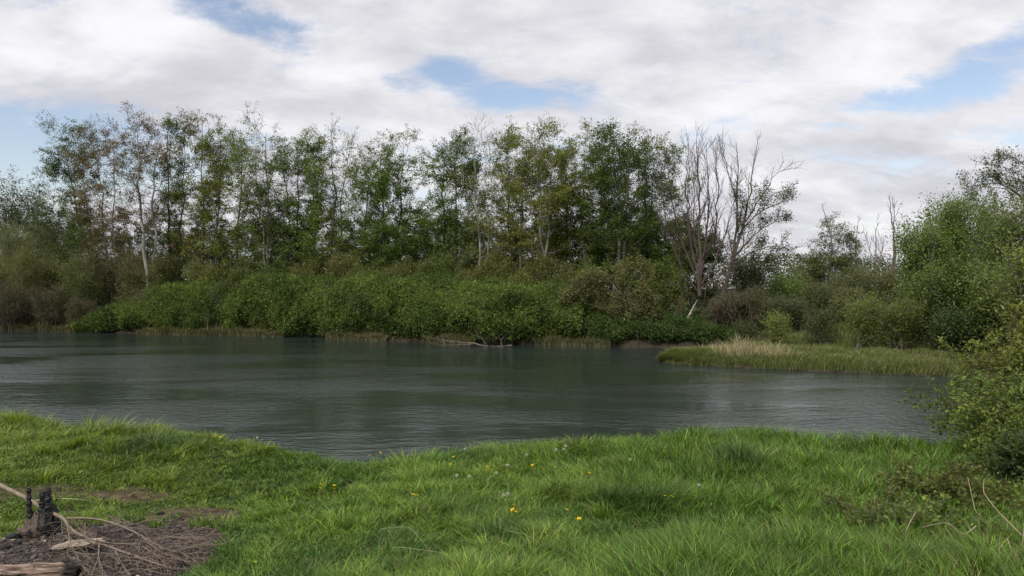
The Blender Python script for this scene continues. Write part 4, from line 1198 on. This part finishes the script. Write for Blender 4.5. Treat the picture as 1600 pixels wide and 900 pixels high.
P, r_ = poly(mainp, .017, .004, K=24)
main.add(*tubes(P[None], r_[None], 8, True), bc_)
main.build('stem', M_twig, br, origin=borg)
side = [([(106, 810, .12), (150, 809, .14), (186, 821, .13), (220, 834, .11), (240, 848, .08), (262, 860, .06), (290, 868, .04), (315, 886, .03)], .008),
        ([(98, 806, .12), (96, 822, .10), (98, 838, .07)], .004), ([(150, 846, .1), (180, 850, .09), (215, 850, .09), (240, 866, .06), (256, 880, .05)], .006),
        ([(155, 848, .1), (154, 870, .12), (146, 892, .1), (140, 905, .1)], .005), ([(180, 860, .09), (190, 880, .08), (205, 902, .05)], .005),
        ([(220, 834, .11), (236, 852, .09), (255, 866, .07), (280, 876, .05)], .0045), ([(126, 812, .12), (132, 812, .1), (132, 832, .03)], .003),
        ([(104, 815, .12), (110, 850, .10), (122, 870, .08), (135, 892, .06)], .0035), ([(190, 820, .12), (205, 816, .10), (215, 822, .06)], .0025),
        ([(228, 848, .08), (262, 835, .11), (295, 839, .08), (303, 855, .03)], .0025), ([(250, 866, .06), (280, 860, .08), (298, 846, .08)], .0022),
        ([(165, 852, .1), (140, 848, .1), (122, 862, .06), (118, 878, .03)], .003), ([(185, 870, .08), (230, 862, .06), (270, 878, .04)], .004)]
tw = Geo()
Ps, Rs_ = [], []
for pts, r0_ in side:
    P, r_ = poly([gp(a, b, h) for a, b, h in pts], r0_, r0_ * .35, K=14)
    Ps.append(P); Rs_.append(r_)
Ps, Rs_ = np.array(Ps), np.array(Rs_)
tw.add(*tubes(Ps, Rs_, 5), bc_ * .95)
rng = np.random.default_rng(970)
flat_az = lambda m_: np.stack([rng.normal(size=m_) + .5, rng.normal(size=m_) - .5, rng.normal(size=m_) * .25], 1)
P1, R1 = sprout(rng, Ps, Rs_, 9, .2, 1, .6, lambda t: .20 + 0 * t, 6, -.02, .14, .6, .0022, az=flat_az)
P2, R2 = sprout(rng, P1, R1, 3, .2, 1, .6, lambda t: .11 + 0 * t, 4, -.02, .16, .7, .0018, az=flat_az)
for P_ in (P1, P2):
    gz_ = ground_z(P_[..., 0], P_[..., 1]) + .008
    P_[..., 2] = np.maximum(P_[..., 2], gz_)
tw.add(*tubes(P1, R1, 4), bc_ * .9)
tw.add(*tubes(P2, R2, 3), bc_ * .85)
tw.build('twig_sprays', M_twig, br, origin=borg)

stalk('bleached_stick', [gp(48, 784, .12), gp(72, 779, .14), gp(91, 778, .12), gp(104, 790, .04), gp(115, 793, .02)], .0035, 'thin bent pale stick reaching from the black spikes to the turf', (.42, .38, .28), 'thin sticks by the fire place')
stalk('bleached_stick', [gp(96, 779, .05), gp(125, 780, .09), gp(165, 788, .02)], .003, 'thin straight pale stick on the turf behind the branch', (.40, .38, .26), 'thin sticks by the fire place')

# flat pale slab of wood
V, F, c = lump(np.zeros(3), .155, .05, .018, 21, (.30, .25, .19), .35, 26, 9, 3)
o = mesh_obj('wood_slab', V, F, M_wood, np.broadcast_to(np.array(c), V.shape), None, False)
o.location = gp(122, 850, .035); o.rotation_euler = (R(8), R(-4), R(14))
tag(o, 'flat pale piece of split wood lying under the dead branch', 'wood')
for k, (px, py, sx, sy, sz, rot, lab) in enumerate(((250, 802, .06, .022, .02, .5, 'black charcoal chunk on the turf edge right of the branch'), (20, 838, .07, .04, .035, .2, 'burnt wood chunk in the ash left of the stump'), (8, 856, .06, .03, .025, 1.0, 'charred lump near the left picture edge'), (30, 848, .045, .03, .025, 2.0, 'small charred lump between stump and log'), (150, 822, .05, .03, .02, .3, 'dark charred flake under the upper twigs'))):
    V, F, c = lump(np.zeros(3), sx * .6, sy * .6, sz * .6, 30 + k, (.014, .012, .012), .5, 16, 8, 3)
    o = mesh_obj('charcoal_chunk', V, F, M_char, np.broadcast_to(np.array(c), V.shape), None, False)
    o.location = gp(px, py, .012); o.rotation_euler = (0, 0, rot)
    tag(o, lab, 'charcoal', 'charred lumps round the fire place')
# crumbs of ash, bark and charcoal
rng = np.random.default_rng(980)
n_ = 12000
a_ = rng.random(n_) * 2 * math.pi; r_ = np.sqrt(rng.random(n_)) * 1.15
x = FIRE[0] + np.cos(a_) * r_; y = FIRE[1] + np.sin(a_) * r_ * .95
g = Geo()
s_ = .0016 + .008 * rng.random(n_) ** 6
kind = rng.random(n_)
c = np.where((kind < .45)[:, None], [.03, .025, .023], np.where((kind < .80)[:, None], [.10, .08, .068], np.where((kind < .985)[:, None], [.14, .105, .085], [.40, .37, .34])))
C = np.stack([x, y, ground_z(x, y) + s_ * .3], 1)
box = np.array([(a, b, c_) for a in (-1, 1) for b in (-1, 1) for c_ in (-1, 1)], float)
V = C[:, None] + (box[None] * (.5 + rng.random((n_, 8, 3)) * .7)) * np.stack([s_ * 1.2, s_, s_ * .6], 1)[:, None] * (1 + .9 * rng.random((n_, 1, 3)))
b8 = np.arange(n_)[:, None] * 8
bq = np.concatenate([b8 + f for f in ([0, 1, 3, 2], [4, 6, 7, 5], [0, 4, 5, 1], [2, 3, 7, 6], [0, 2, 6, 4], [1, 5, 7, 3])])
g.add(V.reshape(-1, 3), [bq], np.repeat(c, 8, 0))
o = g.build('ash_litter', M_char, smooth=False); o['kind'] = 'stuff'; tag(o, 'crumbs of ash, bark and charcoal over the burnt ground', 'litter')

# ------------------------------------------------------------------ dandelions
def dandelion_mesh():
    rng = np.random.default_rng(990)
    st = Geo(); P = np.array([[0, 0, -.15], [.004, 0, -.1], [.006, .002, -.05], [0, 0, 0]], float)
    st.add(*tubes(P[None], np.full((1, 4), .0022), 5), (.16, .17, .06))
    hd = Geo(); m_ = 90
    a = rng.random(m_) * 2 * math.pi; rr = .003 + .019 * np.sqrt(rng.random(m_))
    b = np.stack([np.cos(a) * .003, np.sin(a) * .003, np.zeros(m_)], 1)
    tp = np.stack([np.cos(a) * rr, np.sin(a) * rr, .010 - rr * .18 + 0 * a], 1)
    w = np.stack([-np.sin(a), np.cos(a), 0 * a], 1) * .0022
    V = np.stack([b - w, b + w, tp + w, tp - w], 1)
    hd.add(V.reshape(-1, 3), [np.arange(m_ * 4).reshape(-1, 4)], np.repeat(np.array([.88, .64, .02]) * (.8 + .3 * rng.random((m_, 1))), 4, 0))
    hd.add(*lump(np.array([0, 0, -.001]), .006, .006, .007, 2, (.10, .15, .05), .1, 10, 6))
    ck = Geo(); m_ = 260
    D = norm(rng.normal(size=(m_, 3))); e = norm(np.cross(D, rng.normal(size=(m_, 3))))
    tp = D * .019
    V = np.stack([D * .004 - e * .0004, D * .004 + e * .0004, tp + e * .0035, tp - e * .0035], 1)
    ck.add(V.reshape(-1, 3), [np.arange(m_ * 4).reshape(-1, 4)], (.62, .62, .58))
    ck.add(*lump(np.zeros(3), .005, .005, .005, 2, (.35, .30, .2), .1, 8, 6))
    return st, hd, ck


st, hd, ck = dandelion_mesh()
proto = {}


def flower(kind, px, py, lab, group):
    p_ = at(px, py, .20)
    if kind not in proto:
        r_ = empty('dandelion' if kind == 'y' else 'dandelion_clock', (0, 0, 0), '', 'flower')
        st.build('stem', M_twig, r_)
        (hd if kind == 'y' else ck).build('flower_head' if kind == 'y' else 'seed_head', M_petal, r_, smooth=False)
        proto[kind] = r_
        o = r_
    else:
        s_ = proto[kind]
        o = s_.copy(); scn.collection.objects.link(o)
        for ch in s_.children:
            c = ch.copy(); scn.collection.objects.link(c); c.parent = o
    rn = np.random.default_rng(int(px * 7 + py))
    d = min(p_[1], float(edge_y(p_[0])) - .10)
    o.location = at_d(px, py, d - .02)
    o.rotation_euler = (rn.normal() * .25 + .25, rn.normal() * .25, rn.random() * 6)
    k = .58 + .2 * rn.random()
    o.scale = (k, k, k)
    tag(o, lab, 'flower', group)


YL = [((588, 709), (594, 708), (577, 713)), ((502, 757), (522, 759), (500, 763), (523, 764)), ((761, 730), (759, 735)), ((786, 738),), ((645, 773), (650, 774)), ((803, 790), (801, 797), (806, 800)), ((832, 727), (834, 730)),
      ((1039, 775), (1050, 776)), ((886, 797), (905, 811)), ((704, 726), (709, 714)), ((913, 685), (892, 738), (920, 739)), ((216, 664), (230, 666), (246, 664), (256, 666)), ((336, 682), (345, 683), (375, 684))]
YN = ['yellow dandelion in the orange clump at the water edge', 'yellow dandelion in the loose clump on the left middle turf', 'yellow dandelion of the close pair above the middle', 'single yellow dandelion right of the close pair',
      'yellow dandelion in the flat pair left of the middle', 'yellow dandelion in the bright clump below the middle', 'yellow dandelion beside the middle white clocks', 'yellow dandelion of the pair right of the dark tussock',
      'small yellow dandelion left of the dark tussock', 'small pale dandelion near the grassy edge', 'lone small dandelion in the grass toward the river', 'pale yellow dandelion on the left bank rim', 'tiny yellow dandelion low on the left bank rim']
for cl, lab in zip(YL, YN):
    for q in cl:
        flower('y', q[0], q[1], lab, 'yellow dandelions in the meadow')
WL = [((869, 703), (881, 702), (884, 697)), ((823, 711),), ((792, 727), (776, 739), (794, 727)), ((714, 743), (733, 744)), ((787, 774), (794, 772)), ((985, 718),), ((727, 702),), ((1092, 758),), ((210, 661), (232, 655)), ((402, 684),)]
WN = ['white dandelion clock in the trio nearest the river', 'single white clock left of the river trio', 'white clock among the middle yellow flowers', 'white clock of the wide pair left of the middle flowers', 'white clock of the tight pair above the bright clump',
      'single white clock left of the tall grass', 'single small white clock near the grassy edge', 'small white clock in the tall grass', 'white clock on the left bank rim', 'white clock alone on the bank rim near the cove']
for cl, lab in zip(WL, WN):
    for q in cl:
        flower('w', q[0], q[1], lab, 'white dandelion clocks in the meadow')
